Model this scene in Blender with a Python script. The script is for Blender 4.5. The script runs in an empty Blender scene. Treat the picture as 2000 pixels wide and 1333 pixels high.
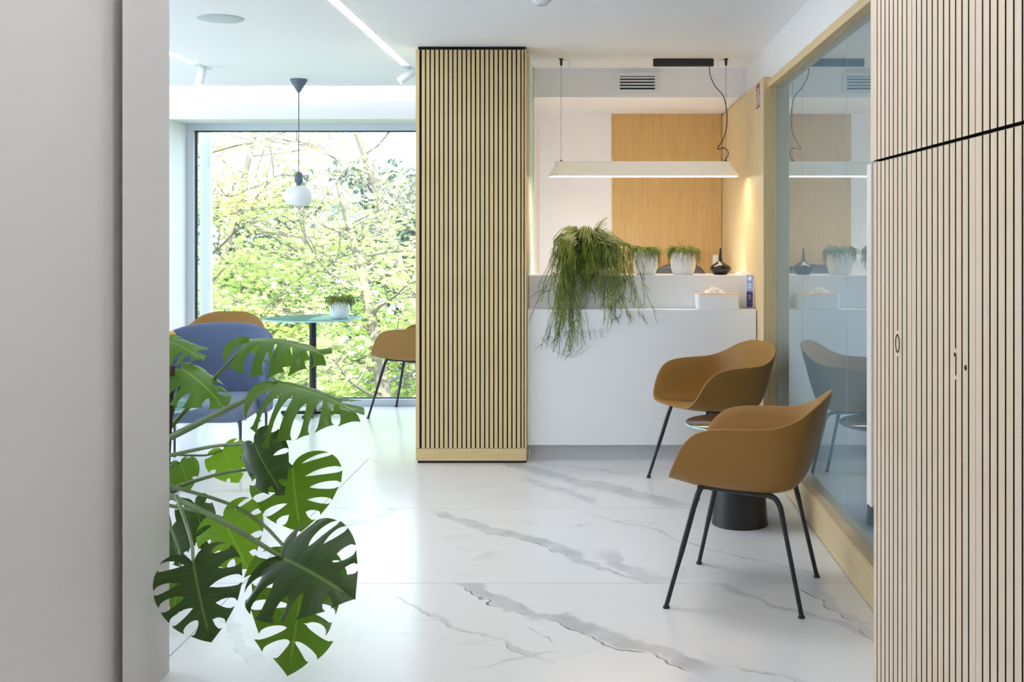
import bpy, math, random
from mathutils import Vector, Matrix, noise as mnoise
PI = math.pi
scene = bpy.context.scene
COL = scene.collection
# ------------------------------------------------------------------ camera, light, exposure
F, CX, CY, EYE = 2190.0, 1160.0, 460.0, 1.35      # focal length (px of a 2000 wide frame), vanishing point, eye height
cam = bpy.data.cameras.new('camera')
cam.sensor_width = 36; cam.lens = F / 2000 * 36
cam.shift_x = -(CX - 1000) / 2000; cam.shift_y = -(666.5 - CY) / 2000
cam.clip_start = 0.05; cam.clip_end = 200
camo = bpy.data.objects.new('camera', cam); COL.objects.link(camo)
camo.location = (0, 0, EYE); camo.rotation_euler = (PI / 2, 0, 0)
scene.camera = camo

world = bpy.data.worlds.new('overcast_sky'); scene.world = world; world.use_nodes = True
wn = world.node_tree; bgn = wn.nodes['Background']
bgn.inputs[0].default_value = (0.73, 0.86, 1.0, 1); bgn.inputs[1].default_value = 2.45

sun = bpy.data.lights.new('sun', 'SUN'); sun.energy = 7.5; sun.angle = math.radians(3); sun.color = (1, .96, .86)
suno = bpy.data.objects.new('sun', sun); COL.objects.link(suno)
suno.rotation_euler = Vector((-0.22, 0.62, -0.75)).to_track_quat('-Z', 'Y').to_euler()

vs = scene.view_settings
vs.view_transform = 'Standard'; vs.look = 'None'; vs.gamma = 1.0; vs.use_curve_mapping = False
vs.exposure = 0.95
cy = scene.cycles
cy.max_bounces = 8; cy.diffuse_bounces = 6; cy.glossy_bounces = 3; cy.transmission_bounces = 4; cy.transparent_max_bounces = 8
cy.caustics_reflective = False; cy.caustics_refractive = False

# ------------------------------------------------------------------ materials
def srgb(r, g, b):
    f = lambda c: (c / 255) / 12.92 if c / 255 <= 0.04045 else (((c / 255) + 0.055) / 1.055) ** 2.4
    return (f(r), f(g), f(b), 1)

class NT:
    """small helper to write node trees"""
    def __init__(s, name):
        s.m = bpy.data.materials.new(name); s.m.use_nodes = True
        s.t = s.m.node_tree; s.b = s.t.nodes['Principled BSDF']; s.out = s.t.nodes['Material Output']
    def n(s, typ, **kw):
        nd = s.t.nodes.new(typ)
        for k, v in kw.items(): setattr(nd, k, v)
        return nd
    def l(s, a, b): s.t.links.new(a, b)
    def put(s, sock, v):
        if v is None: return
        if hasattr(v, 'is_output'): s.l(v, sock)
        else: sock.default_value = v
    def math(s, op, a, b=None, c=None, clamp=False):
        nd = s.n('ShaderNodeMath', operation=op, use_clamp=clamp)
        for i, v in enumerate((a, b, c)): s.put(nd.inputs[i], v) if v is not None else None
        return nd.outputs[0]
    def vmath(s, op, a, b=None):
        nd = s.n('ShaderNodeVectorMath', operation=op); s.put(nd.inputs[0], a)
        if b is not None: s.put(nd.inputs[1], b)
        return nd.outputs['Value'] if op in ('DOT_PRODUCT', 'LENGTH', 'DISTANCE') else nd.outputs[0]
    def smooth(s, v, a, b, lo=0.0, hi=1.0):
        nd = s.n('ShaderNodeMapRange', interpolation_type='SMOOTHSTEP')
        s.put(nd.inputs[0], v); s.put(nd.inputs[1], a); s.put(nd.inputs[2], b); s.put(nd.inputs[3], lo); s.put(nd.inputs[4], hi)
        return nd.outputs[0]
    def noise(s, vec, scale, detail=3, rough=.55, dist=0):
        nd = s.n('ShaderNodeTexNoise'); s.put(nd.inputs['Vector'], vec)
        nd.inputs['Scale'].default_value = scale; nd.inputs['Detail'].default_value = detail
        nd.inputs['Roughness'].default_value = rough; nd.inputs['Distortion'].default_value = dist
        return nd.outputs['Fac']
    def mix(s, f, a, b):
        nd = s.n('ShaderNodeMix', data_type='RGBA'); s.put(nd.inputs[0], f); s.put(nd.inputs[6], a); s.put(nd.inputs[7], b)
        return nd.outputs[2]
    def pos(s): return s.n('ShaderNodeNewGeometry').outputs['Position']
    def obj(s): return s.n('ShaderNodeTexCoord').outputs['Object']
    def uv(s): return s.n('ShaderNodeTexCoord').outputs['UV']
    def scale(s, v, k):
        nd = s.n('ShaderNodeMapping'); s.put(nd.inputs[0], v); nd.inputs['Scale'].default_value = k
        return nd.outputs[0]
    def bump(s, h, strength=.1, dist=.01):
        nd = s.n('ShaderNodeBump'); s.put(nd.inputs['Height'], h)
        nd.inputs['Strength'].default_value = strength; nd.inputs['Distance'].default_value = dist
        s.l(nd.outputs[0], s.b.inputs['Normal'])
    def set(s, **kw):
        names = dict(color='Base Color', rough='Roughness', metal='Metallic', spec='Specular IOR Level', trans='Transmission Weight',
                     ior='IOR', coat='Coat Weight', coatr='Coat Roughness', emit='Emission Color', estr='Emission Strength', alpha='Alpha',
                     sheen='Sheen Weight')
        for k, v in kw.items(): s.put(s.b.inputs[names[k]], v)
        return s.m

M = {}
def paint(name, col, rough=.55, bump=.03, var=.02, scale=60, **kw):
    t = NT(name); p = t.obj(); nz = t.noise(p, scale, 4)
    big = t.noise(p, 1.3, 2)
    c2 = tuple(max(0, x * (1 - var * 2)) for x in col[:3]) + (1,)
    t.set(color=t.mix(big, col, c2), rough=rough, **kw)
    if bump: t.bump(nz, bump, .002)
    M[name] = t.m; return t.m

paint('white_wall', srgb(245, 244, 245), .6)
paint('white_ceiling', srgb(246, 246, 250), .65)
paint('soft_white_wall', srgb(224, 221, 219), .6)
paint('white_solid', srgb(241, 243, 247), .35, bump=0)
paint('groove_shade_lettering', srgb(223, 226, 232), .4, bump=0)  # groove shade painted into the grey of the letters and smile
paint('white_metal', srgb(235, 237, 240), .35, bump=0)
paint('white_ceramic', srgb(238, 239, 242), .18, bump=0)
paint('frame_grey', srgb(212, 219, 228), .45, bump=0)
paint('gasket_dark', srgb(52, 62, 78), .6, bump=0)
paint('kick_grey', srgb(206, 208, 212), .5, bump=0)
paint('grey_panel', srgb(196, 205, 210), .5, bump=0)
paint('black_steel', srgb(30, 30, 33), .42, bump=.05, scale=300)
paint('black_gloss', srgb(26, 24, 24), .22, bump=0)
paint('groove_black', srgb(30, 24, 20), .8, bump=0)
paint('black_fabric', srgb(52, 50, 52), .85, bump=.3, scale=500)
paint('slate_metal', srgb(98, 106, 122), .45, bump=0)
paint('navy_metal', srgb(62, 72, 92), .4, bump=0)
paint('mustard_shell', srgb(155, 112, 48), .5, bump=.06, scale=900, var=.015)
paint('tissue', srgb(250, 248, 245), .8, bump=.1, scale=40)
paint('sign_red', srgb(150, 45, 52), .5, bump=0)
paint('leaflet_blue', srgb(38, 44, 140), .4, bump=0)
paint('leaflet_pink', srgb(190, 90, 150), .4, bump=0)
paint('leaflet_yellow', srgb(225, 200, 120), .4, bump=0)
paint('bounce_terrace', srgb(205, 205, 203), .9, bump=.3, scale=30, var=.05)  # pale surface of the added slab that bounces light indoors
paint('soil', srgb(60, 46, 36), .95, bump=.6, scale=80)
paint('bark', srgb(120, 104, 88), .9, bump=.6, scale=30, var=.2)
paint('bark_pale', srgb(138, 128, 118), .9, bump=.6, scale=25, var=.2)
paint('stake_brown', srgb(66, 44, 34), .85, bump=.5, scale=60)
paint('far_wall', srgb(190, 198, 206), .8, bump=0)
paint('far_roof', srgb(150, 166, 184), .8, bump=0)
paint('ground', srgb(90, 105, 60), .95, bump=.4, scale=8, var=.25)
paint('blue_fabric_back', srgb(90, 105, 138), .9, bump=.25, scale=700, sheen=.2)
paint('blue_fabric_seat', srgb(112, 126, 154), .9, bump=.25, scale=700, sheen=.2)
paint('terracotta_grey', srgb(150, 148, 145), .7, bump=.1)
paint('dark_table_top', srgb(70, 56, 46), .12, bump=0)
paint('tulip_stem', srgb(96, 140, 60), .5, bump=0)

def oak(name, col, col2, rough=.5, k=(14, 14, .55)):
    t = NT(name); p = t.scale(t.obj(), k)
    g = t.noise(p, 6, 6, .65, .4); fine = t.noise(t.scale(t.obj(), (120, 120, 2.0)), 4, 3)
    f = t.math('ADD', t.math('MULTIPLY', g, .7), t.math('MULTIPLY', fine, .3))
    t.set(color=t.mix(t.smooth(f, .35, .68), col, col2), rough=rough)
    t.bump(fine, .05, .002); M[name] = t.m
oak('oak', srgb(226, 202, 154), srgb(211, 184, 132))
oak('oak_locker', srgb(240, 227, 206), srgb(230, 213, 188))
oak('oak_panel', srgb(226, 204, 160), srgb(213, 186, 138))
oak('oak_honey', srgb(202, 166, 106), srgb(190, 151, 88))
oak('oak_horizontal', srgb(224, 200, 156), srgb(211, 182, 134), k=(14, .55, 14))
oak('oak_rail', srgb(226, 202, 154), srgb(211, 184, 132), k=(.6, 14, 14))
oak('oak_lid', srgb(228, 190, 150), srgb(215, 172, 128), k=(.6, 14, 14))

def emitter(name, col, s):
    t = NT(name); t.set(color=(.9, .9, .9, 1), emit=col, estr=s, rough=.5); M[name] = t.m
emitter('led_white', (1, .97, .95, 1), 7)
emitter('fill_panel', (.96, .98, 1, 1), 7.5)  # glow of the added ceiling panel over the armchairs
emitter('fill_panel_dim', (1, .97, .98, 1), 5.0)  # weaker glow of the added panels nearer the camera
emitter('led_cove', (1, .98, .96, 1), 11)
emitter('led_warm', (1, .83, .62, 1), 8)
emitter('led_fill_strip', (.96, .97, 1, 1), 58)  # glow of the strip added under the counter
emitter('led_spot', (1, .95, .88, 1), 14)

# opal glass globe (switched off by day, lit by the window)
t = NT('opal_shade'); t.set(color=srgb(244, 242, 236), rough=.4); tr = t.n('ShaderNodeBsdfTranslucent'); tr.inputs[0].default_value = (.95, .93, .88, 1)
mx = t.n('ShaderNodeMixShader'); mx.inputs[0].default_value = .055; t.l(t.b.outputs[0], mx.inputs[1]); t.l(tr.outputs[0], mx.inputs[2]); t.l(mx.outputs[0], t.out.inputs[0]); M['opal_shade'] = t.m
t = NT('opal_glass'); t.set(color=(.86, .87, .9, 1), rough=.25, trans=0.0, spec=.5)
M['opal_glass'] = t.m

def thin_glass(name, tint, refl):
    t = NT(name); tr = t.n('ShaderNodeBsdfTransparent'); tr.inputs[0].default_value = tint
    gl = t.n('ShaderNodeBsdfGlossy'); gl.inputs['Roughness'].default_value = .01
    fr = t.n('ShaderNodeLayerWeight'); fr.inputs[0].default_value = .5          # Schlick approximation, the same from both sides
    fz = t.math('MULTIPLY_ADD', t.math('POWER', fr.outputs['Facing'], 5.0), .96, .04)
    mx = t.n('ShaderNodeMixShader'); t.put(mx.inputs[0], t.math('MULTIPLY', fz, refl, clamp=True))
    t.l(tr.outputs[0], mx.inputs[1]); t.l(gl.outputs[0], mx.inputs[2]); t.l(mx.outputs[0], t.out.inputs[0])
    M[name] = t.m
thin_glass('window_glass', (.95, .98, .98, 1), 1.0)
thin_glass('table_glass', (.90, .97, .955, 1), 1.1)
thin_glass('acrylic', (.97, .98, .99, 1), 1.2)
t = NT('glass_edge'); t.set(color=(.42, .70, .67, 1), rough=.15, spec=.6); M['glass_edge'] = t.m

# film-backed reflective partition glass: a cool grey film behind a mirror-like front
t = NT('film_glass'); df = t.n('ShaderNodeBsdfDiffuse'); df.inputs[0].default_value = (.21, .305, .36, 1)
gl = t.n('ShaderNodeBsdfGlossy'); gl.inputs['Roughness'].default_value = .004; gl.inputs[0].default_value = (.86, .96, 1, 1)
mx = t.n('ShaderNodeMixShader'); mx.inputs[0].default_value = .54
t.l(df.outputs[0], mx.inputs[1]); t.l(gl.outputs[0], mx.inputs[2]); t.l(mx.outputs[0], t.out.inputs[0]); M['film_glass'] = t.m

# frosted partition glass beside the column
t = NT('frosted_glass'); df = t.n('ShaderNodeBsdfTranslucent'); df.inputs[0].default_value = (.8, .92, .9, 1)
d2 = t.n('ShaderNodeBsdfDiffuse'); d2.inputs[0].default_value = (.72, .84, .82, 1)
mx = t.n('ShaderNodeMixShader'); mx.inputs[0].default_value = .5
t.l(df.outputs[0], mx.inputs[1]); t.l(d2.outputs[0], mx.inputs[2]); t.l(mx.outputs[0], t.out.inputs[0]); M['frosted_glass'] = t.m

# ------------------------------------------------------------------ marble
ROWS = [-3.9 + i * 1.2 - .153 + .0 for i in range(12)]
J0 = 4.347
def fl(px, py):
    Y = F * EYE / (py - CY); return ((px - CX) * Y / F, Y)
def marble():
    t = NT('marble'); p = t.pos()
    warp = t.math('SUBTRACT', t.noise(p, 1.7, 4, .6), .5)
    warp2 = t.math('SUBTRACT', t.noise(p, 9, 4, .6), .5)
    wn_ = t.noise(p, 2.6, 3); patch = t.noise(p, 5.5, 4, .65)
    sep = t.n('ShaderNodeSeparateXYZ'); t.l(p, sep.inputs[0]); py = sep.outputs[1]
    grey = None; dark = None
    veins = [  # pixel start, pixel end, half width (m), grey strength, crack strength, row
        ((960, 898), (1345, 990), .075, .55, .55, 2), ((1010, 935), (1180, 985), .045, .4, .4, 2), ((1040, 905), (1240, 925), .03, .35, .3, 2),
        ((845, 1000), (1290, 1140), .032, .62, .75, 1), ((1180, 1075), (1300, 1140), .07, .5, .3, 1), ((1150, 1000), (1610, 1135), .010, .30, .35, 1), ((700, 1090), (820, 1140), .008, .25, .3, 1),
        ((1110, 1035), (1180, 1020), .008, .2, .2, 1),
        ((850, 1122), (1400, 1310), .055, .66, .9, 0), ((730, 1155), (1090, 1300), .012, .35, .5, 0), ((1380, 1135), (1720, 1255), .026, .45, .25, 0),
        ((1560, 1140), (1730, 1265), .03, .3, .85, 0), ((1040, 1215), (1095, 1262), .006, .3, .6, 0), ((930, 1310), (1100, 1262), .008, .3, .4, 0),
        ((1440, 1300), (1640, 1345), .010, .3, .6, 0), ((455, 1195), (490, 1300), .03, .35, .3, 0),
        ((790, 985), (620, 1060), .045, .42, .3, 1), ((420, 960), (560, 958), .04, .4, .3, 2), ((560, 850), (760, 905), .012, .22, .25, 2)]
    for (a, b, w, gs, cs, row) in veins:
        ax, ay = fl(*a); bx, by = fl(*b)
        d = Vector((bx - ax, by - ay)); L = d.length; d /= L
        rel = t.vmath('SUBTRACT', p, (ax, ay, 0))
        s = t.vmath('DOT_PRODUCT', rel, (d.x, d.y, 0)); tt = t.vmath('DOT_PRODUCT', rel, (-d.y, d.x, 0))
        tt = t.math('ADD', tt, t.math('MULTIPLY', warp, .30)); tt = t.math('ADD', tt, t.math('MULTIPLY', warp2, .055))
        ends = t.math('MULTIPLY', t.smooth(s, -.05, .12), t.smooth(s, L - .12, L + .05, 1, 0))
        y0 = J0 - 1.2 + 1.2 * row
        ends = t.math('MULTIPLY', ends, t.math('MULTIPLY', t.math('GREATER_THAN', py, y0), t.math('LESS_THAN', py, y0 + 1.2)))
        hw = t.math('MULTIPLY', t.smooth(wn_, .25, .75, .25, 1.5), w)
        band = t.smooth(t.math('DIVIDE', t.math('ABSOLUTE', tt), hw), .55, 1.08, 1, 0)
        band = t.math('MULTIPLY', band, t.smooth(patch, .32, .66, .55, 1))
        g = t.math('MULTIPLY', t.math('MULTIPLY', band, ends), gs)
        edge = t.math('ABSOLUTE', t.math('SUBTRACT', t.math('ADD', tt, hw), t.math('MULTIPLY', warp2, .02)))
        c = t.math('MULTIPLY', t.smooth(edge, .0012, .006, 1, 0), t.smooth(patch, .38, .62))
        c = t.math('MULTIPLY', t.math('MULTIPLY', c, ends), cs)
        grey = g if grey is None else t.math('MAXIMUM', grey, g)
        dark = c if dark is None else t.math('MAXIMUM', dark, c)
    # faint all-over veining running the same diagonal way
    q = t.n('ShaderNodeMapping'); t.l(p, q.inputs[0]); q.inputs['Rotation'].default_value = (0, 0, math.radians(43)); q.inputs['Scale'].default_value = (.55, 1.5, 1)
    f1 = t.math('ABSOLUTE', t.math('SUBTRACT', t.noise(q.outputs[0], 1.6, 6, .58, .6), .5))
    faint = t.math('MULTIPLY', t.smooth(f1, 0, .018, 1, 0), t.smooth(wn_, .45, .7, 0, .20))
    cloud = t.smooth(t.noise(q.outputs[0], 1.1, 5, .6), .4, .75, 0, .10)
    base = srgb(229, 229, 231)
    col = t.mix(cloud, base, srgb(205, 207, 211)); col = t.mix(faint, col, srgb(150, 152, 157))
    col = t.mix(grey, col, srgb(160, 163, 170)); col = t.mix(dark, col, srgb(70, 72, 78))
    t.set(color=col, rough=.22, spec=.5); M['marble'] = t.m
marble()
paint('grout', srgb(140, 141, 145), .8, bump=0)

# ------------------------------------------------------------------ plant materials
def leafy(name, top, back, trans, tw=.45, rough=.35, vein=None):
    t = NT(name); uv = t.uv(); sep = t.n('ShaderNodeSeparateXYZ'); t.l(uv, sep.inputs[0])
    nz = t.noise(t.obj(), 14, 3); col = t.mix(t.smooth(nz, .3, .7), top, back)
    if vein:
        mid = t.smooth(sep.outputs[1], .012, .04, 1, 0)           # midrib
        sv = t.smooth(t.math('ABSOLUTE', t.math('SUBTRACT', sep.outputs[0], .5)), .015, .06, 1, 0)   # side vein of each lobe
        col = t.mix(t.math('MULTIPLY', t.math('MAXIMUM', mid, t.math('MULTIPLY', sv, .22)), .7), col, vein)
    t.set(color=col, rough=rough, spec=.45)
    tr = t.n('ShaderNodeBsdfTranslucent'); tr.inputs[0].default_value = trans
    mx = t.n('ShaderNodeMixShader'); mx.inputs[0].default_value = tw
    t.l(t.b.outputs[0], mx.inputs[1]); t.l(tr.outputs[0], mx.inputs[2]); t.l(mx.outputs[0], t.out.inputs[0]); M[name] = t.m
leafy('monstera_dark', srgb(38, 60, 30), srgb(46, 72, 34), srgb(90, 130, 20), .16, .32, srgb(110, 140, 72))
leafy('monstera_mid', srgb(54, 88, 38), srgb(62, 100, 42), srgb(120, 165, 30), .40, .34, srgb(140, 170, 90))
leafy('monstera_light', srgb(68, 112, 34), srgb(82, 130, 36), srgb(145, 190, 40), .50, .36, srgb(150, 185, 90))
leafy('petiole_green', srgb(110, 128, 76), srgb(90, 112, 62), srgb(110, 130, 60), .05, .4)
leafy('rhipsalis', srgb(66, 94, 36), srgb(164, 172, 76), srgb(160, 180, 70), .15, .5)
leafy('maple_leaf', srgb(182, 202, 122), srgb(200, 216, 146), srgb(214, 228, 146), .45, .5)
leafy('shrub_leaf', srgb(84, 102, 96), srgb(104, 122, 106), srgb(120, 140, 110), .3, .55)
leafy('tulip_leaf', srgb(110, 150, 60), srgb(130, 170, 80), srgb(170, 210, 90), .4, .5)
t = NT('tulip_petal'); zz = t.n('ShaderNodeTexCoord').outputs['Generated']; sp = t.n('ShaderNodeSeparateXYZ'); t.l(zz, sp.inputs[0])
t.set(color=t.mix(sp.outputs[2], srgb(215, 60, 40), srgb(245, 175, 70)), rough=.45); M['tulip_petal'] = t.m

# ------------------------------------------------------------------ mesh helpers
class MB:
    def __init__(s): s.v = []; s.f = []; s.mi = []; s.uv = []
    def add(s, vs_, fs_, mi=0, uvs=None):
        o = len(s.v); s.v += [tuple(v) for v in vs_]
        s.f += [tuple(i + o for i in f) for f in fs_]; s.mi += [mi] * len(fs_)
        s.uv += list(uvs) if uvs else [(0, 1)] * len(vs_)
        return s
    def box(s, x0, x1, y0, y1, z0, z1, mi=0, M4=None):
        vs_ = [Vector((x, y, z)) for z in (z0, z1) for y in (y0, y1) for x in (x0, x1)]
        if M4: vs_ = [M4 @ v for v in vs_]
        return s.add(vs_, [(0, 2, 3, 1), (4, 5, 7, 6), (0, 1, 5, 4), (2, 6, 7, 3), (0, 4, 6, 2), (1, 3, 7, 5)], mi)
    def lathe(s, prof, n=24, c=(0, 0, 0), mi=0, M4=None):
        vs_ = []
        for r, z in prof:
            for i in range(n):
                a = 2 * PI * i / n; v = Vector((c[0] + r * math.cos(a), c[1] + r * math.sin(a), c[2] + z))
                vs_.append(M4 @ v if M4 else v)
        fs_ = [(j * n + i, j * n + (i + 1) % n, (j + 1) * n + (i + 1) % n, (j + 1) * n + i) for j in range(len(prof) - 1) for i in range(n)]
        if prof[0][0] > 1e-6: fs_.append(tuple(range(n - 1, -1, -1)))
        if prof[-1][0] > 1e-6: fs_.append(tuple((len(prof) - 1) * n + i for i in range(n)))
        return s.add(vs_, fs_, mi)
    def tube(s, pts, rad, n=8, mi=0, cap=True):
        pts = [Vector(p) for p in pts]; m = len(pts)
        rad = rad if isinstance(rad, (list, tuple)) else [rad] * m
        vs_ = []; up = Vector((0, 0, 1)); prev = None
        for i, p in enumerate(pts):
            d = (pts[min(i + 1, m - 1)] - pts[max(i - 1, 0)]).normalized()
            if prev is None:
                a = d.cross(up)
                if a.length < .1: a = d.cross(Vector((1, 0, 0)))
            else: a = prev - d * prev.dot(d)
            a.normalize(); prev = a; b = d.cross(a)
            vs_ += [p + (a * math.cos(2 * PI * k / n) + b * math.sin(2 * PI * k / n)) * rad[i] for k in range(n)]
        fs_ = [(j * n + k, j * n + (k + 1) % n, (j + 1) * n + (k + 1) % n, (j + 1) * n + k) for j in range(m - 1) for k in range(n)]
        if cap: fs_ += [tuple(range(n - 1, -1, -1)), tuple((m - 1) * n + k for k in range(n))]
        return s.add(vs_, fs_, mi)
    def loft(s, rings, mi=0, caps=(True, True)):
        n = len(rings[0]); vs_ = [v for r in rings for v in r]
        fs_ = [(j * n + k, j * n + (k + 1) % n, (j + 1) * n + (k + 1) % n, (j + 1) * n + k) for j in range(len(rings) - 1) for k in range(n)]
        if caps[0]: fs_.append(tuple(range(n - 1, -1, -1)))
        if caps[1]: fs_.append(tuple((len(rings) - 1) * n + k for k in range(n)))
        return s.add(vs_, fs_, mi)
    def prism(s, pts, z0, z1, mi=0):
        n = len(pts); return s.loft([[Vector((x, y, z0)) for x, y in pts], [Vector((x, y, z1)) for x, y in pts]], mi)
    def mesh(s, name, mats, smooth=False):
        me = bpy.data.meshes.new(name); me.from_pydata(s.v, [], s.f)
        for m in (mats if isinstance(mats, (list, tuple)) else [mats]): me.materials.append(M[m])
        me.polygons.foreach_set('material_index', s.mi)
        if smooth: me.polygons.foreach_set('use_smooth', [True] * len(s.f))
        ul = me.uv_layers.new(name='UVMap')
        li = [0] * len(me.loops); me.loops.foreach_get('vertex_index', li)
        flat = []
        for i in li: flat += s.uv[i]
        ul.data.foreach_set('uv', flat); me.update(); return me
    def build(s, name, mats, parent=None, smooth=False, bevel=0, seg=2, sub=0, angle=40):
        return place(name, s.mesh(name, mats, smooth), parent, bevel, seg, sub, smooth, angle)

def place(name, me, parent=None, bevel=0, seg=2, sub=0, smooth=False, angle=40):
    o = bpy.data.objects.new(name, me); COL.objects.link(o); o.parent = parent
    if bevel:
        b = o.modifiers.new('bevel', 'BEVEL'); b.width = bevel; b.segments = seg; b.limit_method = 'ANGLE'; b.angle_limit = math.radians(35)
        b.harden_normals = False
    if sub:
        u = o.modifiers.new('subdivision', 'SUBSURF'); u.levels = sub; u.render_levels = sub
    if smooth and not sub:
        me.set_sharp_from_angle(angle=math.radians(angle))
    return o

def tag(o, label, cat, group=None):
    o['label'] = label; o['category'] = cat
    if group: o['group'] = group
    return o
def struct(o): o['kind'] = 'structure'; return o
def stuff(o): o['kind'] = 'stuff'; return o
def empty(name, loc=(0, 0, 0), rz=0):
    o = bpy.data.objects.new(name, None); COL.objects.link(o); o.empty_display_size = .1
    o.location = loc; o.rotation_euler = (0, 0, rz); return o
def thing(name, label, cat, loc=(0, 0, 0), rz=0, group=None): return tag(empty(name, loc, rz), label, cat, group)
def copy_tree(o, parent=None):
    c = o.copy(); COL.objects.link(c); c.parent = parent
    for ch in o.children: copy_tree(ch, c)
    return c
def at(px, py, Y): return Vector(((px - CX) * Y / F, Y, EYE - (py - CY) * Y / F))
def rrect(w, d, r, n=5, cx=0, cy=0):
    pts = []
    for (sx, sy, a0) in ((1, 1, 0), (-1, 1, 90), (-1, -1, 180), (1, -1, 270)):
        for i in range(n + 1):
            a = math.radians(a0 + 90 * i / n)
            pts.append((cx + sx * (w / 2 - r) + r * math.cos(a), cy + sy * (d / 2 - r) + r * math.sin(a)))
    return pts
def catmull(pts, k=6):
    pts = [Vector(p) for p in pts]; out = []
    P = [pts[0] * 2 - pts[1]] + pts + [pts[-1] * 2 - pts[-2]]
    for i in range(1, len(P) - 2):
        for j in range(k):
            u = j / k; a, b, c, d = P[i - 1], P[i], P[i + 1], P[i + 2]
            out.append(.5 * ((2 * b) + (c - a) * u + (2 * a - 5 * b + 4 * c - d) * u * u + (3 * b - a - 3 * c + d) * u ** 3))
    out.append(pts[-1]); return out
def text_mesh(txt, size, depth):
    cu = bpy.data.curves.new('lettering', 'FONT'); cu.body = txt; cu.size = size; cu.extrude = depth; cu.resolution_u = 4
    o = bpy.data.objects.new('lettering_source', cu); COL.objects.link(o)
    dg = bpy.context.evaluated_depsgraph_get(); me = bpy.data.meshes.new_from_object(o.evaluated_get(dg))
    bpy.data.objects.remove(o); bpy.data.curves.remove(cu); return me
def B(*a): return MB().box(*a)

# ------------------------------------------------------------------ the shell of the rooms
CEIL = 2.47
# floor slab with marble tiles
floor = struct(B(-4.6, 1.3, -3.6, 9.0, -.25, -.012).build('floor', 'grout'))
tile_rows = [J0 + 1.2 * i for i in range(-7, 4)]
for i, y0 in enumerate(tile_rows):
    y1 = min(y0 + 1.2, 8.9); y0c = max(y0, -3.6)
    if y1 <= y0c: continue
    off = -1.36 if y0 < 6.7 else -1.975
    xs = sorted({-4.6, 1.3} | {off + 2.4 * k for k in range(-2, 3) if -4.5 < off + 2.4 * k < 1.25})
    for x0, x1 in zip(xs[:-1], xs[1:]):
        B(x0 + .002, x1 - .002, y0c + .002, y1 - .002, -.012, 0).build('floor_tile', 'marble', floor)

# ceiling
c_ = struct(B(-4.6, 1.3, -3.6, 8.40, CEIL, CEIL + .12).build('ceiling', 'white_ceiling'))
B(-4.6, 1.3, -3.6, 8.95, 2.66, 2.86).build('roof_slab', 'white_ceiling', c_)

# near left wall with a projecting end
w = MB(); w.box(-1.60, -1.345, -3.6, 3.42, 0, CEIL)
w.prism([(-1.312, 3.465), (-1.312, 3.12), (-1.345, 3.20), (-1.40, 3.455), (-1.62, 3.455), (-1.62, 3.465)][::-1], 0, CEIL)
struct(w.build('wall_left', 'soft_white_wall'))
w = MB(); w.box(-4.75, -4.6, 3.0, 3.9, 0, 2.86); w.box(-4.75, -4.6, 8.2, 9.0, 0, 2.86); w.box(-4.75, -4.6, 3.9, 8.2, 2.232, 2.86)
struct(w.build('wall_lounge_side', 'white_wall'))
# unseen window added in the lounge side wall to let in more daylight
w4 = struct(empty('added_window', (-4.70, 0, 0)))
for a in ((3.9, 8.2, 0, .054), (3.9, 8.2, 2.18, 2.232), (3.9, 3.955, .054, 2.18), (6.02, 6.08, .054, 2.18), (8.145, 8.2, .054, 2.18)): B(-.04, .05, *a).build('window_frame', 'frame_grey', w4, bevel=.003)
for a in ((3.955, 6.02), (6.08, 8.145)): B(0, .006, a[0], a[1], .054, 2.18).build('glass_pane', 'window_glass', w4)
struct(B(-11, -4.78, 2.0, 9.6, -.25, -.06).build('added_bounce_terrace', 'bounce_terrace'))  # unseen slab added to bounce sunlight onto the lounge ceiling
struct(B(-4.6, -1.45, 2.90, 3.05, 0, 2.86).build('wall_lounge_near', 'white_wall'))
struct(B(-1.6, 1.3, -3.75, -3.6, 0, 2.86).build('wall_rear', 'white_wall'))
# right side wall: plaster above the glazing and behind it
w = MB(); w.box(1.02, 1.3, -3.6, 6.45, 2.242, CEIL); w.box(1.06, 1.3, -3.6, 6.45, 0, 2.242); w.box(1.02, 1.3, 6.45, 8.7, 0, CEIL)
struct(w.build('wall_right', 'white_wall'))
# back wall of the reception, dividing wall to the lounge
struct(B(-.60, 1.3, 8.55, 8.95, 0, 2.86).build('wall_back', 'white_wall'))
struct(B(-.60, -.415, 7.50, 8.55, 0, CEIL).build('wall_divider', 'white_wall'))
# window wall of the lounge: left pier and lintel
w = MB(); w.box(-4.75, -3.22, 8.50, 8.95, 0, 2.86); w.box(-3.22, -.60, 8.50, 8.95, 2.232, 2.86)
struct(w.build('wall_window', 'white_wall'))
# lowered bulkhead over the reception with an access panel
bulk = struct(B(-.415, 1.02, 7.50, 8.55, 2.275, CEIL).build('trim_1', 'white_ceiling'))
B(.60, .83, 7.64, 7.94, 2.2735, 2.275).build('access_panel', 'white_ceiling', bulk, bevel=.0006)
# wooden cladding at the reception
tr = struct(B(.975, 1.02, 6.45, 8.55, 0, 2.262).build('trim_2', 'oak_panel'))
tr = struct(B(.137, .970, 8.53, 8.55, 0, 2.275).build('trim_3', 'oak_honey'))
B(.957, .972, 8.538, 8.55, 0, 2.275).build('shadow_gap', 'groove_black', tr)
struct(B(-.422, -.400, 7.42, 7.50, 0, CEIL - .004).build('trim_4', 'oak_panel', bevel=.001))

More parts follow.
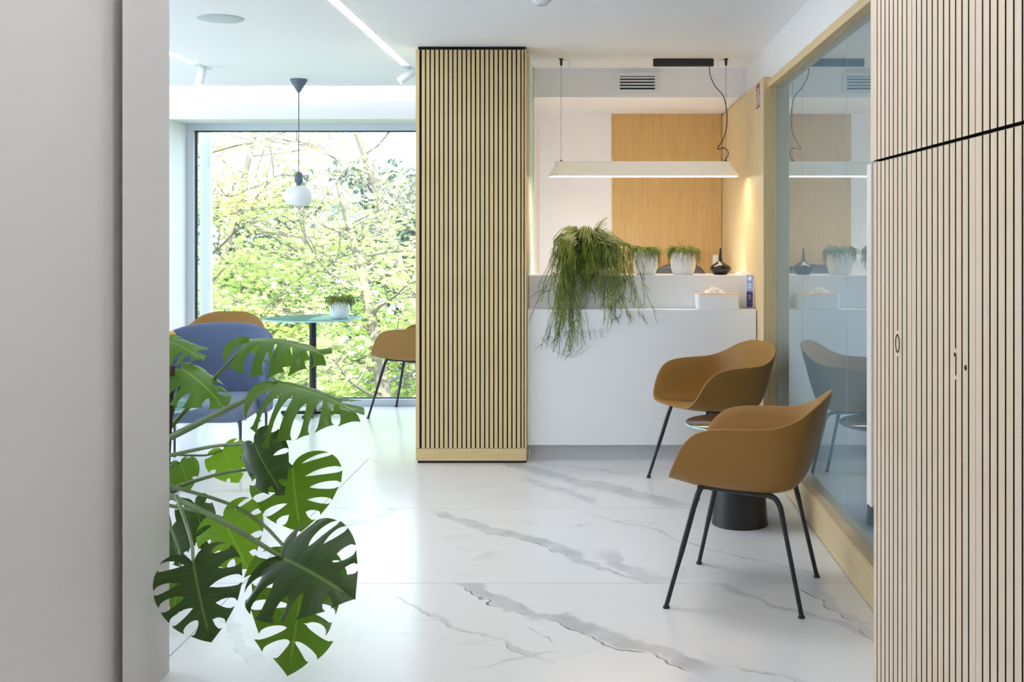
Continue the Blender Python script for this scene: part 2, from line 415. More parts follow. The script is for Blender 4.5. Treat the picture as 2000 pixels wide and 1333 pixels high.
# lounge window
win = struct(empty('window_1', (0, 8.9, 0)))
def wb(name, mat, *a, bevel=.003):
    a = list(a); a[2] -= 8.9; a[3] -= 8.9
    return B(*a).build(name, mat, win, bevel=bevel)
wb('window_sill', 'frame_grey', -3.22, -.6, 8.86, 8.95, 0, .054)
wb('window_head', 'frame_grey', -3.22, -.6, 8.86, 8.95, 2.180, 2.232)
wb('window_jamb', 'frame_grey', -3.22, -3.165, 8.86, 8.95, .054, 2.180)
wb('window_jamb', 'frame_grey', -.66, -.6, 8.86, 8.95, .054, 2.180)
g = MB()
for a in ((-3.165, -.66, .054, .062), (-3.165, -.66, 2.170, 2.180)): g.box(a[0], a[1], 0, .02, a[2], a[3])
g.box(-3.165, -3.15, 0, .02, .054, 2.18); g.box(-.675, -.66, 0, .02, .054, 2.18); g.build('gasket', 'gasket_dark', win)
wb('glass_pane', 'window_glass', -3.15, -.675, 8.908, 8.914, .062, 2.170, bevel=0)
wb('shutter_guide', 'white_metal', -3.20, -3.115, 9.10, 9.16, -.05, 2.3)
# end wall of the reveal on the right
B(-.6, -.59, -.4, 0, 0, 2.232).build('reveal_lining', 'white_wall', win)

# cove light between the ceiling edge and the window wall
cv = thing('cove_light', 'white light strip hidden in the slot above the window wall', 'light', (0, 8.33, 2.60))
B(-4.5, -.62, -.03, .03, -.004, .02).build('housing', 'white_metal', cv)
B(-4.5, -.62, .03, .04, -.002, .016).build('diffuser', 'led_cove', cv)

# partition glazing on the right: timber header, sill, jamb and reflective panes
gw = struct(empty('window_2', (1.0, 0, 0)))
def gb(name, mat, *a, bevel=.002):
    a = list(a); a[0] -= 1.0; a[1] -= 1.0
    return B(*a).build(name, mat, gw, bevel=bevel)
gb('header', 'oak_horizontal', 1.0, 1.06, -1.0, 6.45, 2.199, 2.242)
gb('sill', 'oak_horizontal', 1.0, 1.06, -1.0, 6.45, .004, .150)
gb('sill_cap', 'oak_horizontal', 1.0, 1.05, -1.0, 6.449, .150, .158)
gb('jamb', 'oak_panel', .972, 1.06, 6.43, 6.50, 0, 2.250)
ys = [6.43, 5.62, 4.64, 3.2, 1.6, -1.0]
for a, b in zip(ys[:-1], ys[1:]):
    gb('glass_pane', 'film_glass', 1.046, 1.058, b + .003, a - .003, .158, 2.199, bevel=0)
    gb('glass_joint', 'grey_panel', 1.0475, 1.056, b - .003, b + .003, .158, 2.199, bevel=0)
# frosted glass return beside the column
pg = struct(empty('window_3', (-.41, 6.95, 0)))
B(-.006, .006, -.25, .47, .01, CEIL - .01).build('glass_pane', 'frosted_glass', pg)

# ------------------------------------------------------------------ slatted column
cw0, cw1, cyf, ctop = -1.055, -.400, 6.64, 2.452
col = thing('slatted_column', 'tall pale oak column clad in narrow vertical slats between the window and the desk', 'column', ((cw0 + cw1) / 2, cyf + .15, 0))
hw = (cw1 - cw0) / 2
B(-hw + .012, hw - .006, -.135, .15, .03, ctop + .018).build('core', 'groove_black', col)
def slat_mesh(w_, d, h, mat, z0=0):
    m = MB(); m.box(-w_ / 2, w_ / 2, 0, d, z0, z0 + h, 1)
    m.mi[2] = 0                                    # veneered front face; the routed flanks are black
    return m.mesh('slat', [mat, 'groove_black'])
pitch = 2 * hw / 24.35
sm = slat_mesh(pitch - .0078, .013, ctop - .090, 'oak', .088)
for k in range(24):
    x = -hw + .003 + pitch * (k + .5) - .0
    if k in (0,): continue
    o = place('slat', sm, col); o.location = (x + .0015, -.15, 0)
B(-hw, -hw + .021, -.15, .15, .088, ctop).build('corner_post', 'oak', col, bevel=.0008)
B(hw - .019, hw, -.15, .15, .088, ctop).build('corner_post', 'oak', col, bevel=.0008)
B(-hw, hw, -.15, .15, .014, .0865).build('bottom_rail', 'oak_rail', col, bevel=.001)
B(-hw + .01, hw - .004, -.142, .14, 0, .014).build('plinth', 'groove_black', col)

# ------------------------------------------------------------------ slatted lockers on the right
LX = .5026; LP = .027; LY0 = 1.990
def locker(name, label, y0, y1, z0, z1, joints, number=None, wide=True):
    """front in the plane x = LX, from y1 (near) to y0 (far)"""
    L = thing(name, label, 'locker', (LX, (y0 + y1) / 2, z0), 0, 'slatted oak lockers')
    yc = (y0 + y1) / 2
    B(.02, .52, y1 - yc, y0 - yc, 0, z1 - z0).build('body', 'oak_locker', L)
    door = B(.0125, .0195, y1 - yc + .0015, y0 - yc - .0015, .002, z1 - z0 - .002).build('door', 'groove_black', L)
    edges = [y0 - (.0006 if not wide else .002)] + joints + [y1 + (.0006 if not wide else .002)]
    cache = {}
    for j, (a, b) in enumerate(zip(edges[:-1], edges[1:])):
        ga = 0 if j == 0 else .0027; gb_ = 0 if j == len(edges) - 2 else .0027
        w_ = (a - ga) - (b + gb_); key = round(w_, 4)
        if key not in cache:
            m = MB(); m.box(0, .0125, -w_ / 2, w_ / 2, .001, z1 - z0 - .001, 1); m.mi[4] = 0; cache[key] = m.mesh('slat', ['oak_locker', 'groove_black'])
        o = place('slat', cache[key], door); o.location = (0, ((a - ga) + (b + gb_)) / 2 - yc, 0)
    if number:
        txt, gy = number; zz = 1.171 - z0
        B(-.0002, .0125, gy - yc - .0029, gy - yc + .0029, zz - .0215, zz + .0215).build('number_field', 'oak_locker', door)
        if txt == '0':
            m = MB(); outer = [(.0125 * math.cos(a), .0155 * math.sin(a)) for a in [2 * PI * i / 28 for i in range(28)]]
            inner = [(x * .76, z * .84) for x, z in outer]
            vs_ = [(0, x, z) for x, z in outer] + [(0, x, z) for x, z in inner] + [(-.0006, x, z) for x, z in outer] + [(-.0006, x, z) for x, z in inner]
            n = 28; fs_ = []
            for i in range(n):
                j = (i + 1) % n
                fs_ += [(56 + i, 56 + j, 84 + j, 84 + i), (i, j, 56 + j, 56 + i), (28 + j, 28 + i, 84 + i, 84 + j)]
            m.add(vs_, fs_)
        else:
            m = MB(); m.box(-.0006, 0, -.0035, -.0005, -.0155, .0155); m.box(-.0006, 0, -.0005, .0055, .0105, .0155)
        m.build('number', 'groove_black', door).location = (-.0003, gy - yc, zz)
        if txt == '1':
            M4 = Matrix.Rotation(-PI / 2, 4, 'Y'); MB().lathe([(.0036, 0), (.0036, .0012)], 14, M4=M4).build('lock_hole', 'groove_black', door).location = (0, 1.515 - yc, zz)
    return L, yc
gr = [LY0 - LP * k for k in range(0, 45)]
e0, e1, e2, e3 = 2.016, gr[8], gr[19], gr[30]
ZG = 1.482
spec = [(e0, e1, gr[0:8], ('0', gr[5])), (e1, e2, gr[9:19], ('1', gr[16])), (e2, e3, gr[20:30], None)]
names = ['end locker', 'middle locker', 'nearest locker']
for i, (a, b, js, num) in enumerate(spec):
    lab = ['lower slatted oak locker at the far end numbered 0', 'lower slatted oak locker with keyhole numbered 1', 'lower slatted oak locker nearest at the right picture edge'][i]
    L, yc = locker('slatted_locker', lab, a, b, .0, ZG - .0015, js, num, wide=(i == 0))
    if i == 0:
        B(-.004, .012, e0 + .002 - yc, e0 + .034 - yc, .86, 1.479).build('edge_pull', 'white_metal', L, bevel=.001)
        B(.006, .52, e0 - yc, e0 + .018 - yc, 0, ZG - .0015).build('end_panel', 'oak_locker', L)
    lab = ['upper slatted oak cupboard at the far end above locker 0', 'upper slatted oak cupboard above the locker numbered 1', 'upper slatted oak cupboard nearest at the right picture edge'][i]
    L, yc = locker('slatted_cupboard', lab, a, b, ZG + .0015, CEIL, js, None, wide=(i == 1))
    if i == 0: B(0, .52, e0 - yc, e0 + .020 - yc, 0, CEIL - ZG - .0015).build('end_panel', 'oak_locker', L)

# ------------------------------------------------------------------ reception desk
desk = thing('reception_desk', 'white two-level reception desk with relief lettering and smile line', 'desk', (.285, 6.90, 0))
dx0, dx1 = -.398 - .285, .970 - .285
def db(name, mat, x0, x1, y0, y1, z0, z1, bevel=.002): return B(x0, x1, y0 - 6.9, y1 - 6.9, z0, z1).build(name, mat, desk, bevel=bevel)
db('kickplate', 'kick_grey', dx0 + .014, dx1, 6.76, 6.78, 0, .096, bevel=.001)
db('front_panel', 'white_solid', dx0, dx1, 6.70, 6.78, .096, .906)
db('lower_ledge', 'white_solid', dx0, dx1, 6.78, 6.90, .80, .906, bevel=.0005)
db('upper_panel', 'white_solid', dx0, dx1 - .008, 6.87, 6.92, .906, 1.105)
db('counter_top', 'white_solid', dx0, dx1, 6.92, 7.16, 1.065, 1.105)
db('side_support', 'white_solid', dx1 - .03, dx1 - .002, 6.78, 7.16, 0, .79)
us = B(dx0 + .02, dx1 - .04, .225, .255, 1.051, 1.065).build('added_fill_strip', 'white_metal', desk)  # hidden strip added to brighten the back wall and bulkhead soffit
B(dx0 + .03, dx1 - .05, .2555, .258, 1.052, 1.064).build('diffuser', 'led_fill_strip', us); B(dx0 + .03, dx1 - .05, .228, .252, 1.0495, 1.051).build('diffuser', 'led_fill_strip', us)
db('worktop', 'white_solid', dx0, dx1, 6.92, 7.55, .71, .74)
# relief lettering: the letters that can be read, and the smile below
def letter(txt, px, py, h, sx=1.0):
    me = text_mesh(txt, h, .008); me.name = 'letter'; me.materials.clear(); me.materials.append(M['groove_shade_lettering'])
    o = place('letter', me, desk); p = at(px, py, 6.7); o.location = (p.x - .285, -.2, p.z); o.rotation_euler = (PI / 2, 0, 0); o.scale = (sx, 1, 1)
    b = o.modifiers.new('bevel', 'BEVEL'); b.width = .003; b.segments = 2; b.limit_method = 'ANGLE'
    return o
letter('O', 1062, 660, .108, .95)
letter('d', 1112, 660, .108); letter('e', 1131.5, 660, .105); letter('n', 1149, 660, .105); letter('t', 1167.5, 660, .108, 1.1)
m = MB(); top = []; bot = []
for i in range(33):
    u = i / 32; px = 1056 + u * 96; y = 659 + 36.5 * (1 - ((u - .62) / (.62 if u < .62 else .52)) ** 2) if u < .62 else 695.5 - 20 * ((u - .62) / .38) ** 1.7
    th = .5 + 3.2 * math.sin(PI * u) ** 1.5
    a = at(px, y, 6.7); b = at(px, y + th, 6.7); top.append(a); bot.append(b)
vs_ = []
for a, b in zip(top, bot):
    for p, yy in ((a, 6.7), (a, 6.693), (b, 6.696), (b, 6.7)): vs_.append((p.x - .285, yy - 6.9, p.z))
fs_ = [(4 * i + k, 4 * i + k + 1, 4 * i + k + 5, 4 * i + k + 4) for i in range(32) for k in range(3)]
m.add(vs_, fs_).build('smile_line', 'groove_shade_lettering', desk)

# ------------------------------------------------------------------ armchairs with moulded shells
def make_chair():
    c = thing('armchair', '', 'chair')
    rim = [(0, -.288, .446), (.13, -.288, .449), (.205, -.278, .462), (.250, -.252, .512), (.273, -.212, .590), (.286, -.155, .640), (.292, -.07, .658),
           (.290, .03, .662), (.279, .12, .668), (.252, .195, .694), (.20, .252, .735), (.11, .283, .762), (0, .291, .767)]
    base = [(0, -.215, .444), (.11, -.215, .441), (.165, -.205, .437), (.198, -.18, .434), (.213, -.145, .431), (.221, -.095, .427), (.224, -.025, .423),
            (.221, .045, .420), (.213, .10, .418), (.19, .145, .418), (.145, .175, .418), (.08, .188, .418), (0, .19, .418)]
    R = catmull(rim, 4); Bs = catmull(base, 4); n = len(R)
    cols = [(Vector(a), Vector(b)) for a, b in zip(R, Bs)] + [(Vector((-a.x, a.y, a.z)), Vector((-b.x, b.y, b.z))) for a, b in list(zip(R, Bs))[-2:0:-1]]
    C0 = Vector((0, -.02, .424)); rows = 15; v = [C0]; N = len(cols)
    for j in range(1, rows + 1):
        for (r, b) in cols:
            u = j / rows
            if u < .36: p = C0.lerp(C0.lerp(b, .78), u / .36)
            else:
                s_ = (u - .36) / .64; p0 = C0.lerp(b, .78); p1 = C0.lerp(b, 1.10); p2 = b + (r - b) * .42 + Vector((0, 0, -.01)) * (1 if r.z > .5 else 0); p1.z = min(p0.z, p1.z) - .002
                p = p0 * (1 - s_) ** 3 + p1 * 3 * s_ * (1 - s_) ** 2 + p2 * 3 * s_ * s_ * (1 - s_) + r * s_ ** 3
            v.append(p)
    f = [(0, 1 + (k + 1) % N, 1 + k) for k in range(N)]
    for j in range(rows - 1):
        f += [(1 + j * N + k, 1 + j * N + (k + 1) % N, 1 + (j + 1) * N + (k + 1) % N, 1 + (j + 1) * N + k) for k in range(N)]
    sh = MB().add(v, [tuple(reversed(q)) for q in f]).build('shell', 'mustard_shell', c, smooth=True, angle=80)
    so = sh.modifiers.new('thickness', 'SOLIDIFY'); so.thickness = .009; so.offset = 0
    bv = sh.modifiers.new('bevel', 'BEVEL'); bv.width = .003; bv.segments = 2; bv.limit_method = 'ANGLE'; bv.angle_limit = math.radians(50)
    for sx in (-1, 1):
        fr = [(sx * .286, -.268, .008), (sx * .205, -.168, .405)]
        lg = MB().tube(catmull([fr[0], Vector(fr[0]).lerp(Vector(fr[1]), .5), fr[1], (sx * .19, -.145, .428)], 3), [.0085] * 3 + [.0105] * 7, 10).build('leg', 'black_steel', c, smooth=True)
        MB().lathe([(.013, 0), (.013, .005), (.009, .012)], 12, (fr[0][0], fr[0][1], 0)).build('glide', 'black_steel', lg, smooth=True)
        rr = [(sx * .19, .085, .411), (sx * .196, .110, .403), (sx * .203, .128, .380), (sx * .212, .142, .33), (sx * .248, .212, .008)]
        lg = MB().tube(catmull(rr, 4), [.0105] * 13 + [.0085] * 4, 10).build('leg', 'black_steel', c, smooth=True)
        MB().lathe([(.013, 0), (.013, .005), (.009, .012)], 12, (rr[-1][0], rr[-1][1], 0)).build('glide', 'black_steel', lg, smooth=True)
        MB().tube([(sx * .19, -.15, .428), (sx * .19, -.03, .420), (sx * .19, .09, .411)], .0105, 10).build('side_rail', 'black_steel', c, smooth=True)
    MB().tube([(-.19, -.12, .422), (.19, -.12, .422)], .009, 8).build('crossbar', 'black_steel', c, smooth=True)
    MB().tube([(-.19, .07, .408), (.19, .07, .408)], .009, 8).build('crossbar', 'black_steel', c, smooth=True)
    return c
chairs = [((.603, 4.253), -107.3, 'mustard moulded armchair in front beside the lockers seen from its side'),
          ((.663, 6.085), -67, 'mustard moulded armchair at the reception desk turned towards the viewer'),
          ((-1.345, 8.49), -101, 'mustard moulded armchair half hidden by the slatted column at the window'),
          ((-2.76, 8.35), 10, 'mustard moulded armchair behind the blue lounge chair at the window')]
proto = make_chair()
for i, ((x, y), a, lab) in enumerate(chairs):
    o = proto if i == 0 else copy_tree(proto)
    o.location = (x, y, 0); o.rotation_euler = (0, 0, math.radians(a)); o['label'] = lab; o['group'] = 'mustard moulded armchairs'

# small side table with conical base
st = thing('side_table', 'small round side table with black conical base between the two armchairs', 'table', (.683, 5.25, 0))
MB().lathe([(.128, 0), (.132, .004), (.128, .03), (.10, .44), (.098, .462)], 40).build('conical_base', 'black_steel', st, smooth=True)
MB().lathe([(.0, .462), (.250, .462), (.254, .465), (.254, .474), (.250, .477), (.0, .477)], 56).build('table_top', 'dark_table_top', st, smooth=True)
MB().lathe([(.2542, .4652), (.2555, .4695), (.2542, .4738)], 56).build('edge_band', 'glass_edge', st, smooth=True)

# ------------------------------------------------------------------ blue lounge chair
bc = thing('lounge_chair', 'low blue upholstered lounge chair with rounded back beside the monstera', 'chair', (-2.265, 6.56, 0), math.radians(3))
def sq(w_, d_, r, z, cx=0, cy=0): return [Vector((x, y, z)) for x, y in rrect(w_, d_, r, 5, cx, cy)]
m = MB(); m.loft([sq(.52, .56, .06, .300, 0, -.02), sq(.58, .62, .06, .312, 0, -.02), sq(.60, .645, .06, .36, 0, -.02), sq(.59, .63, .06, .388, 0, -.02), sq(.55, .58, .06, .398, 0, -.02), sq(.3, .3, .06, .404, 0, -.02)])
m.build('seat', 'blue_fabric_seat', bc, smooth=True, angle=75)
rings = []
NS = 41
for i in range(NS):
    th = math.radians(-98 + 196 * i / (NS - 1)); e = 2 / 2.7
    cx_, cy_ = math.sin(th), math.cos(th)
    px_ = .335 * math.copysign(abs(cx_) ** e, cx_); py_ = .03 + .30 * math.copysign(abs(cy_) ** e, cy_)
    nrm = Vector((cx_ / .335, cy_ / .30, 0)).normalized()
    fall = abs(th) / math.radians(98); zt = .812 - .17 * fall ** 2 - .06 * max(0, fall - .62) ** 1.3 / (.38 ** 1.3); zb = .315
    lean = .045 * (1 - fall)
    if fall > .93: zt -= .03 * (fall - .93) / .07
    ring = []
    sec = [(-.022, 0), (-.024, .5), (-.02, .95), (-.010, .99), (.0, 1.0), (.010, .99), (.02, .95), (.024, .5), (.022, 0), (0, -.01)]
    for (o_, k) in sec:
        z = zb + (zt - zb) * k; ring.append(Vector((px_, py_, z)) + nrm * (o_ + lean * k))
    rings.append(ring)
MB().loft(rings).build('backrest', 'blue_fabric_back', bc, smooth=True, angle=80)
for sx, sy in ((-1, -1), (1, -1), (-1, 1), (1, 1)):
    x, y = sx * .275, (-.315 if sy < 0 else .285)
    lg = MB().tube([(x, y, .006), (x, y, .25), (x - sx * .003, y - sy * .003, .30), (x - sx * .02, y - sy * .02, .325)], [.0075, .008, .011, .02], 10).build('leg', 'navy_metal', bc, smooth=True)
    MB().lathe([(.010, 0), (.010, .006)], 10, (x, y, 0)).build('glide', 'black_steel', lg)

# glass side table in front of it and a vase of tulips
gt = thing('glass_side_table', 'low round glass side table in front of the blue lounge chair', 'table', (-2.38, 5.90, 0))
MB().lathe([(0, .440), (.296, .440), (.296, .449), (0, .449)], 48).build('glass_top', 'table_glass', gt)
MB().lathe([(.2965, .440), (.299, .4445), (.2965, .449)], 48).build('glass_rim', 'glass_edge', gt, smooth=True)
MB().lathe([(.02, .02), (.02, .44)], 16).build('post', 'black_steel', gt, smooth=True)
MB().lathe([(.19, 0), (.19, .014), (.03, .022)], 40).build('base_plate', 'black_steel', gt, smooth=True)
tv = thing('tulip_vase', 'vase of red and yellow tulips on the low glass table', 'flowers', (-2.40, 5.90, .449))
MB().lathe([(.04, 0), (.055, .02), (.06, .09), (.045, .16), (.05, .19), (.046, .19), (.04, .16), (.05, .09), (.0, .02)], 24).build('vase', 'white_ceramic', tv, smooth=True)
random.seed(4)
for (tx, ty, tz) in ((.178, -.01, .395), (.10, .05, .42), (-.03, -.06, .43), (-.12, .04, .40)):
    MB().tube(catmull([(0, 0, .05), (tx * .3, ty * .3, .22), (tx, ty, tz - .06)], 4), .0035, 6).build('stem', 'tulip_stem', tv, smooth=True)
    b = MB().lathe([(.004, -.035), (.020, -.025), (.026, -.005), (.024, .015), (.014, .032), (.004, .034)], 12).build('bloom', 'tulip_petal', tv, smooth=True)
    b.location = (tx, ty, tz - .03)
for (ax, ln) in ((.2, .26), (1.4, .24), (2.8, .25), (-.5, .27)):
    m = MB(); vs_ = []
    for i in range(7):
        u = i / 6; r = .02 + .15 * u ** 1.4; z = .14 + ln * u * (1 - .35 * u); wd = .022 * math.sin(PI * min(1, u * .9 + .12))
        ca, sa = math.cos(ax), math.sin(ax)
        for s_ in (-1, 0, 1): vs_.append((r * ca - s_ * wd * sa, r * sa + s_ * wd * ca, z + .008 * abs(s_)))
    m.add(vs_, [(3 * i + k, 3 * i + k + 1, 3 * i + k + 4, 3 * i + k + 3) for i in range(6) for k in range(2)]).build('leaf', 'tulip_leaf', tv, smooth=True)

# bistro table at the window
bt = thing('bistro_table', 'round glass bistro table on a black post by the window', 'table', (-2.105, 8.40, 0))
MB().lathe([(0, .722), (.362, .722), (.362, .733), (0, .733)], 64).build('glass_top', 'table_glass', bt)
MB().lathe([(.3625, .722), (.3655, .7275), (.3625, .733)], 64).build('glass_rim', 'glass_edge', bt, smooth=True)
MB().lathe([(.10, .708), (.10, .7215)], 32).build('mounting_plate', 'black_steel', bt)
MB().lathe([(.026, .02), (.026, .708)], 20).build('post', 'black_steel', bt, smooth=True)
for a in range(4):
    M4 = Matrix.Rotation(a * PI / 2, 4, 'Z')
    m = MB().box(.02, .235, -.022, .022, .012, .036, 0, M4); m.build('foot_bar', 'black_steel', bt, bevel=.003)
    MB().lathe([(.014, 0), (.014, .012)], 10, M4=M4 @ Matrix.Translation((.215, 0, 0))).build('glide', 'black_steel', bt)

# ------------------------------------------------------------------ hanging-stem plants in white pots
def pot_profile(r, h): return [(r * .72, 0), (r * .80, .004), (r * .96, h * .3), (r, h * .6), (r * .93, h * .92), (r * .88, h), (r * .84, h), (r * .88, h * .9), (r * .9, h * .75), (0, h * .75)]
def strand(mb, pts, r):
    mb.tube(pts, [r * (1 - .45 * i / (len(pts) - 1)) for i in range(len(pts))], 4, cap=False)
def rhipsalis(name, label, loc, r, h, n, seed, spread, drop, up, group, wild=0):
    random.seed(seed)
    t_ = thing(name, label, 'plant', loc, 0, group)
    MB().lathe(pot_profile(r, h), 36).build('pot', 'white_ceramic', t_, smooth=True, angle=50)
    MB().lathe([(0, h * .80), (r * .87, h * .79)], 24).build('soil', 'soil', t_)
    mb = MB()
    for i in range(n):
        a = random.uniform(0, 2 * PI); ca, sa = math.cos(a), math.sin(a); r0 = r * .75 * math.sqrt(random.random())
        rr = r * random.uniform(.55, 1.0) + random.random() ** 1.6 * spread * 1.3; d = random.random() ** 2 * drop * 1.15 if rr > r * .98 else -random.uniform(.0, .02); u_ = random.uniform(.1, 1.25) * up
        pts = [Vector((ca * r0, sa * r0, h * .8)), Vector((ca * (r0 + rr) * .5, sa * (r0 + rr) * .5, h + u_)), Vector((ca * rr, sa * rr, h + u_ * .55)), Vector((ca * (rr + .008), sa * (rr + .008), h - d))]
        pts = catmull([p + Vector([random.gauss(0, .005) for _ in range(3)]) for p in pts], 3)
        strand(mb, pts, .0023)
        for f_ in range(2):
            k = random.randint(4, len(pts) - 2); p = pts[k]; dv = Vector((random.gauss(0, .02), random.gauss(0, .02), -random.uniform(.01, .035)))
            strand(mb, [p, p + dv * .5 + Vector((0, 0, .004)), p + dv], .0015)
    for i in range(wild):
        a = random.uniform(0, 2 * PI); p = Vector((0, 0, h * .8)); q = Vector((math.cos(a) * r * .4, math.sin(a) * r * .3, h + up + random.uniform(.01, .05)))
        strand(mb, catmull([p, p.lerp(q, .6) + Vector((0.005, 0, 0)), q], 3), .0016)
    stuff(mb.build('foliage', 'rhipsalis', t_, smooth=True)); return t_
G = 'mistletoe cactus plants in white pots'
rhipsalis('potted_plant', 'green stringy plant in a small white pot beside the trailing plant on the desk', (.322, 7.0, 1.105), .078, .142, 190, 3, .03, .09, .025, G, 3)
rhipsalis('potted_plant', 'green stringy plant in a small white pot next to the black diffuser', (.557, 7.0, 1.105), .080, .142, 190, 5, .028, .08, .028, G, 5)
rhipsalis('potted_plant', 'green stringy plant in a white pot on the glass bistro table', (-1.895, 8.36, .733), .076, .125, 190, 8, .035, .07, .035, G, 2)

random.seed(11)
bp = thing('trailing_plant', 'large trailing plant with long hanging stems spilling over the desk front', 'plant', (-.045, 7.0, 1.105), 0, G)
MB().lathe(pot_profile(.115, .20), 40).build('pot', 'white_ceramic', bp, smooth=True, angle=50)
MB().lathe([(0, .162), (.10, .16)], 24).build('soil', 'soil', bp)
mb = MB()
def big_strand(a, rho, zend, lift, rad=.0027):
    ca, sa = math.cos(a), math.sin(a); r0 = .09 * math.sqrt(random.random())
    st_ = Vector((ca * r0, sa * r0, .165)); top = Vector((ca * rho * .55, sa * rho * .55, .165 + lift)); sh_ = Vector((ca * rho * .95, sa * rho * .95, .165 + lift * .55))
    pts = [st_, top, sh_]; z = sh_.z; p = sh_.copy(); wob = Vector((random.gauss(0, .15), random.gauss(0, .07), 0))
    while p.z > zend:
        p = p + Vector((wob.x * .035 + random.gauss(0, .006) + ca * .003, wob.y * .02 + random.gauss(0, .004) + sa * .002, -random.uniform(.03, .045)))
        wy = 7.0 + p.y
        if wy > 6.855 and p.z < .02 or (6.69 < wy <= 6.875 and p.z < -.19): p.y -= max(0, min(.03, (wy - (6.85 if p.z > -.19 else 6.685))))
        pts.append(p.copy())
        if random.random() < .30:
            q = p + Vector((random.gauss(0, .028), random.gauss(0, .012), -random.uniform(.03, .06)))
            if 7.0 + q.y < 6.86 or q.z > .02: strand(mb, [p, p.lerp(q, .5) + Vector((random.gauss(0, .006), 0, .006)), q], rad * .75)
    strand(mb, catmull(pts, 2), rad)
for i in range(260):            # the dense dome
    a = random.uniform(0, 2 * PI); big_strand(a, random.uniform(.10, .21), random.uniform(.015, .13) if math.sin(a) > -.35 else random.uniform(-.02, .12), random.uniform(.05, .14))
for i in range(120):            # stems over the upper ledge
    a = -PI / 2 + random.gauss(.08, .58); big_strand(a, random.uniform(.17, .25), random.uniform(-.17, .02), random.uniform(.03, .11))
for i in range(58):            # long left tress
    a = -PI / 2 - random.gauss(.40, .085); big_strand(a, random.uniform(.315, .36), random.uniform(-.40, -.12) if random.random() < .75 else random.uniform(-.46, -.36), random.uniform(.03, .09))
for i in range(34):             # right tress
    a = -PI / 2 + random.gauss(.62, .20); big_strand(a, random.uniform(.30, .42), random.uniform(-.27, -.08), random.uniform(.02, .08))
for i in range(14):
    a = random.uniform(-.3, 1.1); q = Vector((math.cos(a) * .10 + .03, random.gauss(0, .05), .25 + random.uniform(.03, .12)))
    strand(mb, catmull([(0, 0, .16), q * .75 + Vector((-.01, 0, .05)), q], 4), .002)
stuff(mb.build('foliage', 'rhipsalis', bp, smooth=True))

# ------------------------------------------------------------------ small things on the desk
df_ = thing('aroma_diffuser', 'black drop-shaped aroma diffuser with a slender neck on the desk', 'diffuser', (.788, 6.985, 1.105))
MB().lathe([(.038, 0), (.042, .004), (.055, .014), (.064, .026), (.067, .036)], 40).build('base', 'black_gloss', df_, smooth=True)
MB().lathe([(.067, .0365), (.066, .044), (.055, .058), (.036, .070), (.020, .080), (.012, .092), (.008, .115), (.0055, .145), (.0045, .164), (.0, .166)], 40).build('cover', 'black_gloss', df_, smooth=True)
MB().lathe([(.0014, 0), (.0014, .001)], 10, M4=Matrix.Translation((0, -.0655, .026)) @ Matrix.Rotation(PI / 2, 4, 'X')).build('indicator_light', 'white_metal', df_)
tb = thing('tissue_box', 'white tissue box with pale wooden lid on the lower ledge', 'tissue box', (.745, 6.785, .906))
m = MB(); m.loft([[Vector((x, y, z)) for x, y in rrect(.258 + dw, .122 + dw, .022 + dw / 2, 5)] for z, dw in ((0, -.006), (.003, 0), (.085, .006), (.088, .004))]); m.build('body', 'white_solid', tb, smooth=True)
m = MB(); m.prism(rrect(.250, .114, .022, 5), .086, .0935); m.build('lid', 'oak_lid', tb, bevel=.001)
m = MB(); vs_ = []; random.seed(2); nx, ny = 13, 5
hts = [.006, .018, .022, .020, .040, .036, .032, .034, .030, .024, .018, .010, .002]
for j in range(ny):
    for i in range(nx):
        x = -.075 + .125 * i / (nx - 1); y = -.018 + .036 * j / (ny - 1)
        vs_.append((x + random.gauss(0, .002), y + .008 * math.sin(i * 1.7 + j), .0936 + hts[i] * (1.0 if j in (1, 2, 3) else .12) * (1 + .18 * math.sin(i * 2.3 + j * 2)) - (.0 if j in (1, 2, 3) else .004)))
m.add(vs_, [(j * nx + i, j * nx + i + 1, (j + 1) * nx + i + 1, (j + 1) * nx + i) for j in range(ny - 1) for i in range(nx - 1)]).build('tissue', 'tissue', tb, smooth=True, sub=1)
lh = thing('leaflet_stand', 'blue printed leaflet in a clear acrylic stand at the right desk end', 'leaflet', (.945, 6.80, .906), math.radians(-40))
B(-.03, .03, -.03, .035, 0, .004).build('base_plate', 'acrylic', lh)
B(-.024, .024, -.004, -.002, .004, .205).build('acrylic_panel', 'acrylic', lh)
lf = B(-.022, .022, -.0012, .0002, .008, .203).build('leaflet', 'leaflet_blue', lh)
B(-.026, .026, .0008, .003, .004, .206).build('back_panel', 'white_solid', lh)
MB().lathe([(.013, 0), (.013, .0006)], 24, M4=Matrix.Translation((0, -.0013, .183)) @ Matrix.Rotation(PI / 2, 4, 'X')).build('round_emblem', 'white_solid', lf)
MB().lathe([(.0045, 0), (.0045, .0006)], 16, M4=Matrix.Translation((-.003, -.0019, .184)) @ Matrix.Rotation(PI / 2, 4, 'X')).build('emblem_mark', 'leaflet_blue', lf)
for (z, w_, mt) in ((.150, .012, 'white_solid'), (.142, .024, 'white_solid'), (.128, .026, 'white_solid'), (.119, .028, 'leaflet_pink'), (.111, .018, 'leaflet_pink'), (.078, .016, 'white_solid'), (.069, .018, 'leaflet_yellow'), (.060, .016, 'leaflet_yellow'), (.032, .008, 'leaflet_pink')):
    B(-w_ / 2, w_ / 2, -.0018, -.0012, z - .0022, z + .0022).build('print_line', mt, lf)
pp = thing('paper_stack', 'small white paper stack at the right end of the upper counter', 'paper', (.938, 7.03, 1.105), .2)
B(-.03, .03, -.045, .045, 0, .010).build('sheets', 'tissue', pp)
B(-.028, .031, -.043, .046, .010, .016).build('top_sheet', 'tissue', pp)
